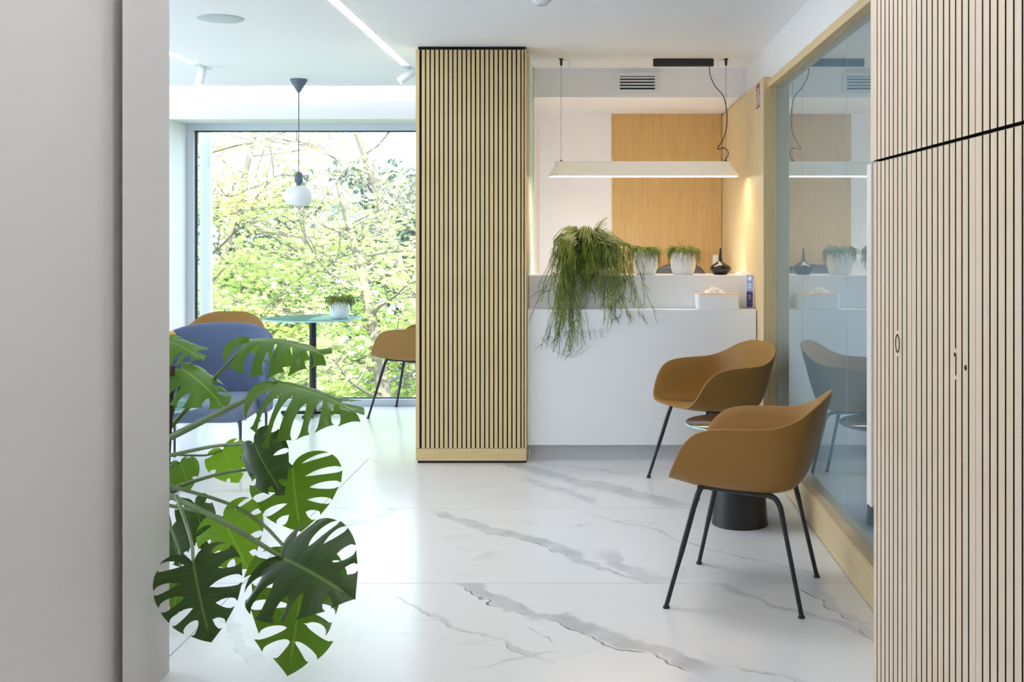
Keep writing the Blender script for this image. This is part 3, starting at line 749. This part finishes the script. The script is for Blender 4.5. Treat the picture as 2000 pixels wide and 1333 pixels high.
sw = thing('wall_switch', 'small white switch plate on the honey wood panel', 'switch', (.925, 8.53, 1.165))
B(-.021, .021, -.008, 0, -.037, .037).build('plate', 'white_solid', sw, bevel=.002)
B(-.015, .015, -.011, -.008, -.03, .03).build('rocker', 'white_solid', sw, bevel=.001)

# office chair behind the desk
oc = thing('office_chair', 'dark office chair standing behind the reception desk', 'chair', (.595, 7.72, 0))
rings = []
for (z, w_, cy_) in ((.60, .30, .05), (.63, .38, .035), (.80, .42, .02), (1.0, .40, .03), (1.09, .35, .04), (1.128, .29, .045), (1.145, .20, .047), (1.150, .08, .048)):
    rings.append([Vector((x, y, z)) for x, y in rrect(w_, .05, .024, 4, 0, cy_)])
MB().loft(rings).build('backrest', 'black_fabric', oc, smooth=True, angle=70)
m = MB(); m.loft([sq(.40, .40, .08, .45, 0, -.18), sq(.47, .46, .09, .47, 0, -.18), sq(.47, .46, .09, .50, 0, -.18), sq(.42, .41, .08, .52, 0, -.18)]); m.build('seat', 'black_fabric', oc, smooth=True, angle=60)
MB().tube([(0, -.1, .46), (0, .06, .44), (0, .085, .55), (0, .075, .75)], .02, 8).build('back_support', 'black_steel', oc, smooth=True)
MB().lathe([(.03, .08), (.03, .46)], 16, (0, -.17, 0)).build('gas_column', 'black_steel', oc, smooth=True)
for k in range(5):
    a = 2 * PI * k / 5; e = (math.cos(a) * .28, -.17 + math.sin(a) * .28)
    MB().tube([(0, -.17, .11), (e[0], e[1], .075)], [.025, .015], 8).build('base_arm', 'black_steel', oc, smooth=True)
    MB().lathe([(.025, -.012), (.028, 0), (.025, .012)], 14, M4=Matrix.Translation((e[0], e[1], .028)) @ Matrix.Rotation(a, 4, 'Z') @ Matrix.Rotation(PI / 2, 4, 'X')).build('caster', 'black_steel', oc, smooth=True)

# fire sign on the wood cladding
fs = thing('fire_sign', 'red fire extinguisher sign with white symbols on the wooden wall', 'sign', (.975, 6.64, 2.176))
B(-.003, 0, -.078, .078, -.078, .078).build('plate', 'white_metal', fs)
B(-.0036, -.003, -.073, .073, -.073, .073).build('red_field', 'sign_red', fs)
m = MB(); m.box(-.0042, -.0036, .024, .052, -.062, .004); m.box(-.0042, -.0036, .028, .048, .010, .032); m.box(-.0042, -.0036, .02, .036, .036, .048); m.build('extinguisher_symbol', 'white_metal', fs)
m = MB()
for (y, z, r) in ((-.03, .030, .014), (-.022, .006, .016), (-.042, -.014, .015), (-.026, -.034, .018), (-.036, -.052, .012)):
    m.lathe([(r, 0), (r, .0006)], 12, M4=Matrix.Translation((-.0036, y, z)) @ Matrix.Rotation(-PI / 2, 4, 'Y'))
m.build('flame_symbol', 'white_metal', fs)

# ventilation grille on the bulkhead
vg = thing('ventilation_grille', 'white ventilation grille with horizontal slats above the reception', 'vent', (.290, 7.50, 2.367))
m = MB()
for a in ((-.142, .142, .048, .070), (-.142, .142, -.070, -.042), (-.142, -.117, -.042, .048), (.117, .142, -.042, .048)): m.box(a[0], a[1], -.020, 0, a[2], a[3])
m.build('frame', 'white_metal', vg, bevel=.001)
B(-.117, .117, -.002, 0, -.042, .048).build('dark_back', 'groove_black', vg)
for k in range(4):
    z = -.030 + k * .0205; B(-.117, .117, -.009, -.002, z, z + .0115).build('slat', 'white_metal', vg)

# ------------------------------------------------------------------ lamps
lp = thing('linear_pendant', 'long white linear pendant lamp hanging over the reception desk', 'lamp', (.314, 7.10, 0))
def lring(z, l, w_, r): return [Vector((x, y, z)) for x, y in rrect(l, w_, r, 6)]
lv = [(1.818, 1.112, .050, .02), (1.812, 1.120, .058, .025), (1.796, 1.122, .064, .03), (1.780, 1.132, .080, .036), (1.762, 1.156, .118, .05), (1.745, 1.182, .158, .062), (1.730, 1.197, .180, .07), (1.722, 1.200, .184, .07)]
m = MB(); m.loft([lring(*a) for a in lv], caps=(True, False)); sh = m.build('shade', 'opal_shade', lp, smooth=True, angle=50)
so = sh.modifiers.new('thickness', 'SOLIDIFY'); so.thickness = .002; so.offset = 1
MB().prism(rrect(1.188, .172, .064, 6), 1.7225, 1.7265).build('diffuser', 'led_warm', lp)
for px in (1096, 1418):
    x = (px - CX) * 7.1 / F - .314
    MB().tube([(x, 0, 1.818), (x, 0, 2.44)], .0011, 6).build('suspension_wire', 'black_steel', lp)
    MB().lathe([(.006, 1.816), (.006, 1.826), (.003, 1.829)], 12, (x, 0, 0)).build('wire_grip', 'black_steel', lp)
    MB().lathe([(.006, 2.425), (.008, 2.435), (.0085, 2.462), (.014, 2.463), (.014, CEIL)], 16, (x, 0, 0)).build('ceiling_anchor', 'black_steel', lp, smooth=True)
    s_ = 1 if px < 1200 else -1
    MB().tube(catmull([(x, 0, 2.45), (x + s_ * .03, 0, 2.462), (x + s_ * .05, -.01, 2.455), (x + s_ * .05, -.02, 2.41)], 4), .0008, 5).build('wire_tail', 'black_steel', lp)
cc = [(1393 - 8, 130), (1388, 150), (1398, 170), (1413, 188), (1419, 215), (1420, 240), (1416, 262), (1408, 280), (1402, 288), (1403, 292), (1413, 289), (1421, 294), (1422, 303), (1417, 312), (1413, 316)]
pts = [at(px, py, 7.1) - Vector((.314, 7.1, 0)) for px, py in cc]
MB().tube(catmull(pts, 4), .0028, 7).build('power_cable', 'black_steel', lp, smooth=True)
m = MB(); x0 = (1334.5 - CX) * 7.13 / F - .314
m.loft([[Vector((x, y, z)) for x, y in rrect(.386 + d_, .05 + d_, .024 + d_ / 2, 6, x0, .02)] for z, d_ in ((2.424, -.006), (2.427, 0), (2.470, 0))]); m.build('driver_box', 'black_steel', lp, smooth=True, angle=50)

pn = thing('globe_pendant', 'round opal globe pendant with dark blue cone canopy above the bistro table', 'lamp', ((583.5 - CX) * 8.04 / F, 8.04, 0))
MB().lathe([(.004, 2.372), (.010, 2.378), (.060, 2.458), (.061, CEIL)], 32).build('cone_canopy', 'slate_metal', pn, smooth=True)
MB().tube([(0, 0, 1.79), (0, 0, 2.375)], .0032, 8).build('cord', 'navy_metal', pn)
MB().lathe([(.006, 1.805), (.020, 1.800), (.028, 1.785), (.030, 1.76), (.029, 1.735), (.018, 1.722), (.018, 1.708), (.022, 1.706)], 28).build('lamp_holder', 'slate_metal', pn, smooth=True)
MB().lathe([(.024, 1.708), (.06, 1.700), (.088, 1.678), (.102, 1.645), (.100, 1.610), (.085, 1.578), (.06, 1.564), (.0, 1.560)], 40).build('globe', 'opal_glass', pn, smooth=True, angle=80)

def led_line(x, y0, y1, label):
    L = thing('linear_ceiling_light', label, 'light', (x, (y0 + y1) / 2, CEIL), 0, 'recessed linear ceiling lights')
    hl = (y1 - y0) / 2
    B(-.026, .026, -hl, hl, -.0015, .002).build('housing', 'white_metal', L)
    B(-.022, .022, -hl + .004, hl - .004, -.0035, -.0015).build('diffuser', 'led_white', L)
led_line(-1.237, 1.2, 7.36, 'long bright recessed ceiling light line running to the slatted column')
led_line(-2.605, 4.2, 7.30, 'bright recessed ceiling light line beside the near left wall')
def fill_panel(x, y, label, mat):  # out-of-view ceiling panel, added as fill light for the hall
    L = thing('added_fill_panel', label, 'light', (x, y, CEIL), 0, 'added unseen fill panels over the corridor')
    m = MB()
    for a in ((-.30, .30, .29, .30), (-.30, .30, -.30, -.29), (-.30, -.29, -.29, .29), (.29, .30, -.29, .29)): m.box(a[0], a[1], a[2], a[3], -.008, 0)
    m.build('frame', 'white_metal', L); B(-.29, .29, -.29, .29, -.005, -.002).build('diffuser', mat, L)
for yy, lab in ((4.75, 'added unseen fill panel over the two armchairs'), (2.6, 'added unseen fill panel over the corridor ahead of the lockers'), (.9, 'added unseen fill panel over the lockers'), (-1.2, 'added unseen fill panel behind the viewer')):
    fill_panel(-.25, yy, lab, 'fill_panel' if yy > 4 else 'fill_panel_dim')
def spot(px, py, Y, aim, label):
    p = at(px, py, Y); s = thing('spotlight', label, 'spotlight', (p.x, p.y, CEIL), 0, 'white ceiling track spotlights')
    B(-.024, .024, -.10, .14, -.003, 0).build('track', 'frame_grey', s)
    MB().tube([(0, 0, -.002), (0, 0, -.035)], .006, 8).build('bracket', 'white_metal', s, smooth=True)
    q = Vector(aim).normalized().to_track_quat('-Z', 'Y').to_matrix().to_4x4(); M4 = Matrix.Translation((0, 0, -.05)) @ q
    MB().lathe([(.024, .045), (.027, .042), (.027, -.072), (.024, -.074), (.022, -.066), (0, -.064)], 24, M4=M4).build('head', 'white_metal', s, smooth=True)
    MB().lathe([(.021, -.0655), (.0, -.0657)], 20, M4=M4).build('lens', 'led_spot', s)
spot(797, 118, 7.47, (-.8, -.35, -.65), 'white spotlight on the ceiling next to the slatted column')
spot(393, 125, 7.42, (-.15, -.25, -1), 'white spotlight on the ceiling at the left above the lounge')
sp_ = thing('ceiling_speaker', 'flat round white ceiling speaker above the lounge', 'speaker', (-1.925, 5.78, CEIL))
MB().lathe([(.117, 0), (.116, -.004), (.110, -.006), (0, -.006)], 48).build('cover', 'grey_panel', sp_, smooth=True)
B(-.008, .008, -.003, .003, -.007, -.006).build('badge', 'white_metal', sp_)
sd = thing('smoke_detector', 'small round white detector on the ceiling at the top picture edge', 'detector', ((1058 - CX) * 5.30 / F, 5.30, CEIL))
MB().lathe([(.047, 0), (.046, -.010), (.036, -.022), (.030, -.024)], 32).build('body', 'white_metal', sd, smooth=True)
MB().lathe([(.030, -.024), (.026, -.032), (0, -.033)], 24).build('sensor', 'grey_panel', sd, smooth=True)

# ------------------------------------------------------------------ monstera
OUT = catmull([(0.0, 0.0, 0), (-.105, .055, 0), (-.175, .19, 0), (-.15, .35, 0), (-.02, .475, 0), (.18, .52, 0), (.38, .49, 0), (.58, .41, 0), (.76, .28, 0), (.90, .13, 0), (1.0, 0, 0)], 8)
def out_at(a):
    x = a * (len(OUT) - 1); i = min(int(x), len(OUT) - 2); return OUT[i].lerp(OUT[i + 1], x - i)
def mid_at(a): return 0.0 if a < .30 else .88 * ((a - .30) / .70) ** 1.05
def leaf_mesh(A, T, normal, width, kv=.5, ku=.4, cuts=5, depth=.62, seed=0, mat='monstera_dark', lobe=.06, sides=(1, 1)):
    """heart shaped blade with deep splits: A attachment, T tip, bending kv across and ku along (radians)"""
    rnd = random.Random(seed); A = Vector(A); T = Vector(T); ch = T - A; c = ch.length
    e = ch / c; n = Vector(normal); n = (n - e * n.dot(e)).normalized(); w_ = n.cross(e)
    L = c * (ku / 2) / math.sin(ku / 2) if abs(ku) > 1e-3 else c
    e2 = e * math.cos(ku / 2) + n * math.sin(ku / 2); n2 = n * math.cos(ku / 2) - e * math.sin(ku / 2)
    verts, faces, uvs = [], [], []; index = {}
    def vert(u, v, z, uv):
        # u along (units of L), v across (units of width), z lift
        al = ku * u
        ctr = (e2 * math.sin(al) / ku - n2 * (1 - math.cos(al)) / ku) * L if abs(ku) > 1e-3 else e2 * u * L
        nn = n2 * math.cos(al) + e2 * math.sin(al); be = kv * abs(v) * 2
        vv = (math.sin(be) / (2 * kv) if abs(kv) > 1e-3 else abs(v)) * width * math.copysign(1, v)
        zz = -((1 - math.cos(be)) / (2 * kv) if abs(kv) > 1e-3 else 0) * width + z * L
        p = A + ctr + w_ * vv + nn * zz
        k = (round(p.x, 5), round(p.y, 5), round(p.z, 5))
        if k not in index: index[k] = len(verts); verts.append(p); uvs.append(uv)
        return index[k]
    for si, side in enumerate((1, -1)):
        sp = [0.0] + sorted([.36 + (.86 - .36) * (i + rnd.uniform(-.18, .18)) / max(1, cuts - 1) for i in range(cuts)]) + [1.0]
        sdep = [1] + [max(.28, depth + rnd.uniform(-.14, .14) - .35 * (1 - depth) * 0) for _ in range(cuts)] + [1]
        sw_ = [0] + [rnd.uniform(.022, .038) for _ in range(cuts)] + [0]
        sdep = [1] + [1 - d for d in sdep[1:-1]] + [1]
        for j in range(len(sp) - 1):
            a0, a1 = sp[j], sp[j + 1]; na = 9 if j == 0 else 6; nr = 12
            drop = rnd.uniform(-1, 1) * lobe; grid = []
            for r_ in range(nr + 1):
                r = r_ / nr; row = []
                slot = lambda q: sw_[q] * (math.sqrt(4 * x_ * (1 - x_)) * .75 + .45 * x_) if sdep[q] < 1 and (x_ := (r - sdep[q]) / (1 - sdep[q])) > 0 else 0
                g0 = slot(j); g1 = slot(j + 1)
                for k in range(na + 1):
                    f_ = k / na; a = a0 + g0 + (a1 - g1 - a0 - g0) * f_; E = out_at(a); m_ = mid_at(a)
                    u = m_ + (E.x - m_) * r - .10 * r * (1 - r) * (1 if a > .25 else 0); v = E.y * r
                    z = drop * max(0, r - .3) ** 2 + .03 * math.sin(f_ * PI) * r * (.5) + (.10 * v if True else 0)
                    row.append(vert(u, side * (v + 1e-4 * (r > 0)), z, (.0 + f_ if j else .25, r * max(.2, E.y * 2))))
                grid.append(row)
            for r_ in range(nr):
                for k in range(na):
                    q = [grid[r_][k], grid[r_][k + 1], grid[r_ + 1][k + 1], grid[r_ + 1][k]]
                    qq = [x for i, x in enumerate(q) if x != q[i - 1]]
                    if len(set(qq)) >= 3: faces.append(tuple(qq) if side < 0 else tuple(reversed(qq)))
    m = MB(); m.add(verts, faces, 0, uvs); return m.build('leaf', mat, None, smooth=True, angle=80)
mp = thing('monstera', 'large monstera with split dark green leaves leaning out behind the left wall', 'plant', (-1.70, 3.95, 0))
MB().lathe([(.13, 0), (.14, .01), (.165, .30), (.17, .32), (.155, .32), (.15, .27), (0, .27)], 40).build('pot', 'terracotta_grey', mp, smooth=True)
MB().lathe([(0, .285), (.15, .28)], 24).build('soil', 'soil', mp)
off = Vector((1.70, -3.95, 0))
MB().tube([at(318, 1010, 3.9) + off, at(326, 900, 3.85) + off, at(337, 715, 3.82) + off], [.012, .012, .009], 8).build('support_stake', 'stake_brown', mp, smooth=True)
MB().tube(catmull([(0, 0, .27), at(300, 1010, 3.9) + off, at(312, 930, 3.86) + off, at(318, 840, 3.85) + off], 4), [.022] * 9 + [.018] * 4, 10).build('trunk', 'bark', mp, smooth=True)
def mleaf(a, tip, normal, width, org, **kw):
    A = at(*a) ; T = at(*tip); rad = kw.pop('rad', .0055); via = kw.pop('via', None)
    lf_ = leaf_mesh(A, T, normal, width, **kw); lf_.parent = mp; lf_.location = off
    pts = [at(*org)] + ([at(*via)] if via else []) + [A - (T - A).normalized() * .0, A]
    p0 = at(*org); mid_ = at(*via) if via else p0.lerp(A, .55) + Vector((0, 0, .015))
    st_ = MB().tube(catmull([p0, mid_, A], 5), [rad * 1.25 - rad * .4 * i / 10 for i in range(11)], 8).build('petiole', 'petiole_green', lf_, smooth=True)
    return lf_
cam_n = (0, -1, .25)
# lower left, facing the viewer
mleaf((378, 1101, 3.27), (413, 1256, 3.20), (-.05, -1, .42), .262, (345, 970, 3.6), via=(372, 1050, 3.45), kv=.35, ku=.35, cuts=5, depth=.60, seed=3, mat='monstera_dark')
# big dark leaf right
mleaf((551, 1090, 3.36), (694, 1172, 3.20), (.12, -.85, .6), .36, (318, 962, 3.75), via=(440, 1022, 3.55), kv=.42, ku=.55, cuts=5, depth=.52, seed=8, mat='monstera_dark', rad=.008)
# long hanging leaf under it
mleaf((592, 1108, 3.44), (560, 1322, 3.36), (.25, .9, .1), .34, (318, 945, 3.85), via=(480, 1000, 3.7), kv=.6, ku=.25, cuts=5, depth=.78, seed=14, mat='monstera_mid', lobe=.3)
# broad leaf in the middle right
mleaf((571, 911, 3.75), (588, 1040, 3.70), (-.1, -1, .35), .315, (318, 960, 3.85), via=(440, 924, 3.8), kv=.45, ku=.4, cuts=5, depth=.62, seed=21, mat='monstera_mid')
# dark folded leaf before it
mleaf((497, 867, 3.62), (556, 968, 3.55), (-.55, -.5, .55), .20, (318, 893, 3.85), via=(420, 872, 3.75), kv=1.05, ku=.5, cuts=3, depth=.5, seed=33, mat='monstera_dark')
# small light one
mleaf((436, 880, 4.0), (466, 944, 3.97), (.1, -.95, .1), .155, (318, 888, 4.0), via=(400, 890, 4.0), kv=.35, ku=.4, cuts=3, depth=.30, seed=40, mat='monstera_light', rad=.0035)
# upper right pair with hanging lobes
mleaf((487, 665, 3.85), (645, 700, 3.80), (.05, -.15, 1), .38, (318, 852, 3.9), via=(430, 728, 3.88), kv=1.5, ku=.55, cuts=5, depth=.74, seed=52, mat='monstera_mid', lobe=.22, rad=.0065)
mleaf((541, 750, 3.62), (710, 815, 3.58), (-.02, -.12, 1), .46, (318, 862, 3.85), via=(430, 806, 3.74), kv=1.55, ku=.4, cuts=6, depth=.80, seed=61, mat='monstera_mid', lobe=.18, rad=.010)
# left group
mleaf((356, 722, 3.85), (440, 800, 3.80), (.05, -.35, .9), .30, (322, 860, 3.86), via=(345, 775, 3.86), kv=1.4, ku=.55, cuts=4, depth=.66, seed=72, mat='monstera_mid', lobe=.2)
mleaf((331, 668, 3.95), (398, 705, 3.9), (.1, -.4, .9), .24, (316, 800, 3.92), via=(322, 730, 3.94), kv=1.3, ku=.4, cuts=4, depth=.78, seed=83, mat='monstera_mid', lobe=.2)
mleaf((352, 905, 3.95), (372, 958, 3.9), (.1, -.8, .55), .12, (318, 935, 3.95), kv=.7, ku=.5, cuts=2, depth=.4, seed=90, mat='monstera_mid', rad=.004)
# lower middle group
mleaf((436, 1012, 3.70), (487, 1112, 3.62), (-.05, -.95, .3), .235, (318, 985, 3.85), via=(385, 1000, 3.8), kv=.45, ku=.4, cuts=4, depth=.45, seed=95, mat='monstera_light')
mleaf((336, 1034, 3.85), (352, 1108, 3.80), (-.05, -1, .25), .135, (318, 985, 3.9), kv=.35, ku=.4, cuts=2, depth=.35, seed=99, mat='monstera_dark', rad=.004)
mleaf((380, 985, 3.95), (402, 1078, 3.92), (.5, -.7, .3), .15, (318, 978, 3.95), kv=.8, ku=.4, cuts=3, depth=.5, seed=104, mat='monstera_dark', rad=.004)
mleaf((352, 1130, 3.55), (338, 1206, 3.5), (-.1, -1, .3), .14, (325, 1010, 3.75), via=(350, 1075, 3.65), kv=.4, ku=.3, cuts=3, depth=.4, seed=110, mat='monstera_mid', rad=.004)

# ------------------------------------------------------------------ outside: trees, shrubs, a far building
gd = struct(B(-40, 30, 9.3, 60, -3.2, -3.0).build('ground_outside', 'ground'))
def palmate(sz):
    """a five fingered leaf blade as one small fan"""
    pts = []
    for k, (a, r) in enumerate(((-125, .35), (-80, .75), (-52, .42), (-38, .92), (-16, .5), (0, 1.0), (16, .5), (38, .92), (52, .42), (80, .75), (125, .35))):
        pts.append(Vector((math.cos(math.radians(a)) * r * sz, math.sin(math.radians(a)) * r * sz, -.12 * sz * r * r)))
    return [Vector((0, 0, 0))] + pts, [(0, i, i + 1) for i in range(1, 11)]
def tree(name, label, base, height, lean, seed, nleaf, lsz, spread, mat, bark, zrange, r0, flat=.35, sparse=0.0, depth3=True):
    rnd = random.Random(seed); t_ = thing(name, label, 'tree', base, 0, 'trees and shrubs outside the window')
    mb = MB(); tips = []
    top = Vector((lean[0], lean[1], height)); tr_ = catmull([(0, 0, 0), top * .35 + Vector((rnd.gauss(0, .15), rnd.gauss(0, .1), 0)), top * .7, top], 5)
    mb.tube(tr_, [r0 * (1 - .8 * i / 15) for i in range(16)], 8)
    def branch(p, d, ln, r, lv):
        pts = [p]; q = p.copy(); n_ = 5
        for i in range(n_):
            d = (d + Vector((rnd.gauss(0, .18), rnd.gauss(0, .18), rnd.gauss(.02, .12)))).normalized(); q = q + d * ln / n_; pts.append(q.copy())
        mb.tube(pts, [r * (1 - .7 * i / n_) for i in range(n_ + 1)], 5 if lv < 2 else 4, cap=False)
        if lv >= 1: tips.extend((pts[i], d) for i in range(2, n_ + 1))
        if lv < 2:
            for i in range(2, n_ + 1):
                for s_ in range(2 if lv == 0 else 1):
                    nd = (d + Vector((rnd.gauss(0, .8), rnd.gauss(0, .8), rnd.gauss(.1, .35)))).normalized()
                    branch(pts[i], nd, ln * rnd.uniform(.4, .65), r * .45, lv + 1)
    nb = 22
    for i in range(nb):
        f_ = zrange[0] + (zrange[1] - zrange[0]) * (i + .5) / nb; k = min(14, int(f_ * 15)); p = tr_[k].lerp(tr_[k + 1], f_ * 15 - k)
        a = i * 2.4 + rnd.uniform(-.4, .4); branch(p, Vector((math.cos(a), math.sin(a), rnd.uniform(.0, .5))).normalized(), spread * rnd.uniform(.6, 1.1) * (1 - .35 * f_), r0 * .17, 0)
    mb.build('trunk', bark, t_, smooth=True)
    lv_, lf_ = palmate(lsz); L = MB(); V, Fc, U = [], [], []
    for i in range(nleaf):
        p, d = tips[rnd.randrange(len(tips))]
        if rnd.random() < sparse * max(0, p.z / height - .55) * 2.2: continue
        c = p + Vector((rnd.gauss(0, .16), rnd.gauss(0, .16), rnd.gauss(0, .07)))
        R = Matrix.Rotation(rnd.uniform(0, 2 * PI), 3, 'Z') @ Matrix.Rotation(rnd.gauss(.35, flat), 3, 'Y') @ Matrix.Rotation(rnd.gauss(0, flat), 3, 'X'); k = rnd.uniform(.6, 1.15)
        o = len(V); V += [tuple(c + R @ (v * k)) for v in lv_]; Fc += [tuple(j + o for j in f) for f in lf_]
    L.v = V; L.f = Fc; L.mi = [0] * len(Fc); L.uv = [(.2, 1)] * len(V)
    stuff(L.build('leaves', mat, t_)); return t_
tree('maple_tree', 'lime green leafy tree close outside the window on the left', (-5.4, 13.2, -3), 5.6, (.7, .1), 5, 14000, .074, 2.2, 'maple_leaf', 'bark', (.22, .95), .11, sparse=.8)
tree('maple_tree', 'lime green leafy tree with a pale slanting trunk outside behind the table', (-1.7, 13.0, -3), 5.0, (-1.5, 1.0), 9, 14000, .074, 2.2, 'maple_leaf', 'bark_pale', (.22, .9), .14, sparse=1.0)
tree('maple_tree', 'lime green leafy tree outside in the middle of the window', (-4.1, 14.8, -3), 4.4, (.2, .3), 14, 14000, .074, 2.1, 'maple_leaf', 'bark_pale', (.12, .98), .10, sparse=.6)
tree('bare_tree', 'tall thin tree with sparse twigs against the white sky', (-2.4, 17.5, -3), 10.5, (-2.6, .5), 23, 1500, .08, 2.0, 'maple_leaf', 'bark_pale', (.35, .98), .10)
tree('bare_tree', 'slender leaning tree with sparse twigs at the left of the sky', (-6.6, 18.0, -3), 9.0, (1.6, .5), 29, 1800, .08, 2.0, 'maple_leaf', 'bark_pale', (.35, .98), .08)
for i, (x, y, h, lab) in enumerate(((-8.0, 19.0, 5.2, 'dark green shrub behind the trees at the left of the window'), (-5.6, 20.0, 4.6, 'dark green shrub behind the trees in the middle of the window'), (-3.2, 19.5, 5.0, 'dark green shrub behind the trees near the slatted column'), (-1.0, 19.0, 5.4, 'dark green shrub hidden mostly behind the slatted column'))):
    tree('evergreen_shrub', lab, (x, y, -3), h, (0, 0), 40 + i, 7000, .11, 1.6, 'shrub_leaf', 'bark', (.08, .97), .10, flat=.7)
hb = thing('far_building', 'pale grey building with low roof far behind the trees', 'building', (-4.2, 32, -3))
B(-3.5, 3.5, 0, 5, 0, 5.3).build('wall', 'far_wall', hb)
m = MB(); m.add([(-3.9, -.4, 5.3), (3.9, -.4, 5.3), (3.9, 5.4, 5.3), (-3.9, 5.4, 5.3), (-3.9, 2.5, 6.0), (3.9, 2.5, 6.0)], [(0, 1, 5, 4), (2, 3, 4, 5), (0, 4, 3), (1, 2, 5), (3, 2, 1, 0)]); m.build('roof', 'far_roof', hb)
for x in (-2.2, 0, 2.2):
    f_ = B(x - .5, x + .5, -.05, .02, 3.1, 4.4).build('window', 'white_metal', hb); B(x - .42, x + .42, -.06, -.05, 3.2, 4.3).build('pane', 'gasket_dark', f_)
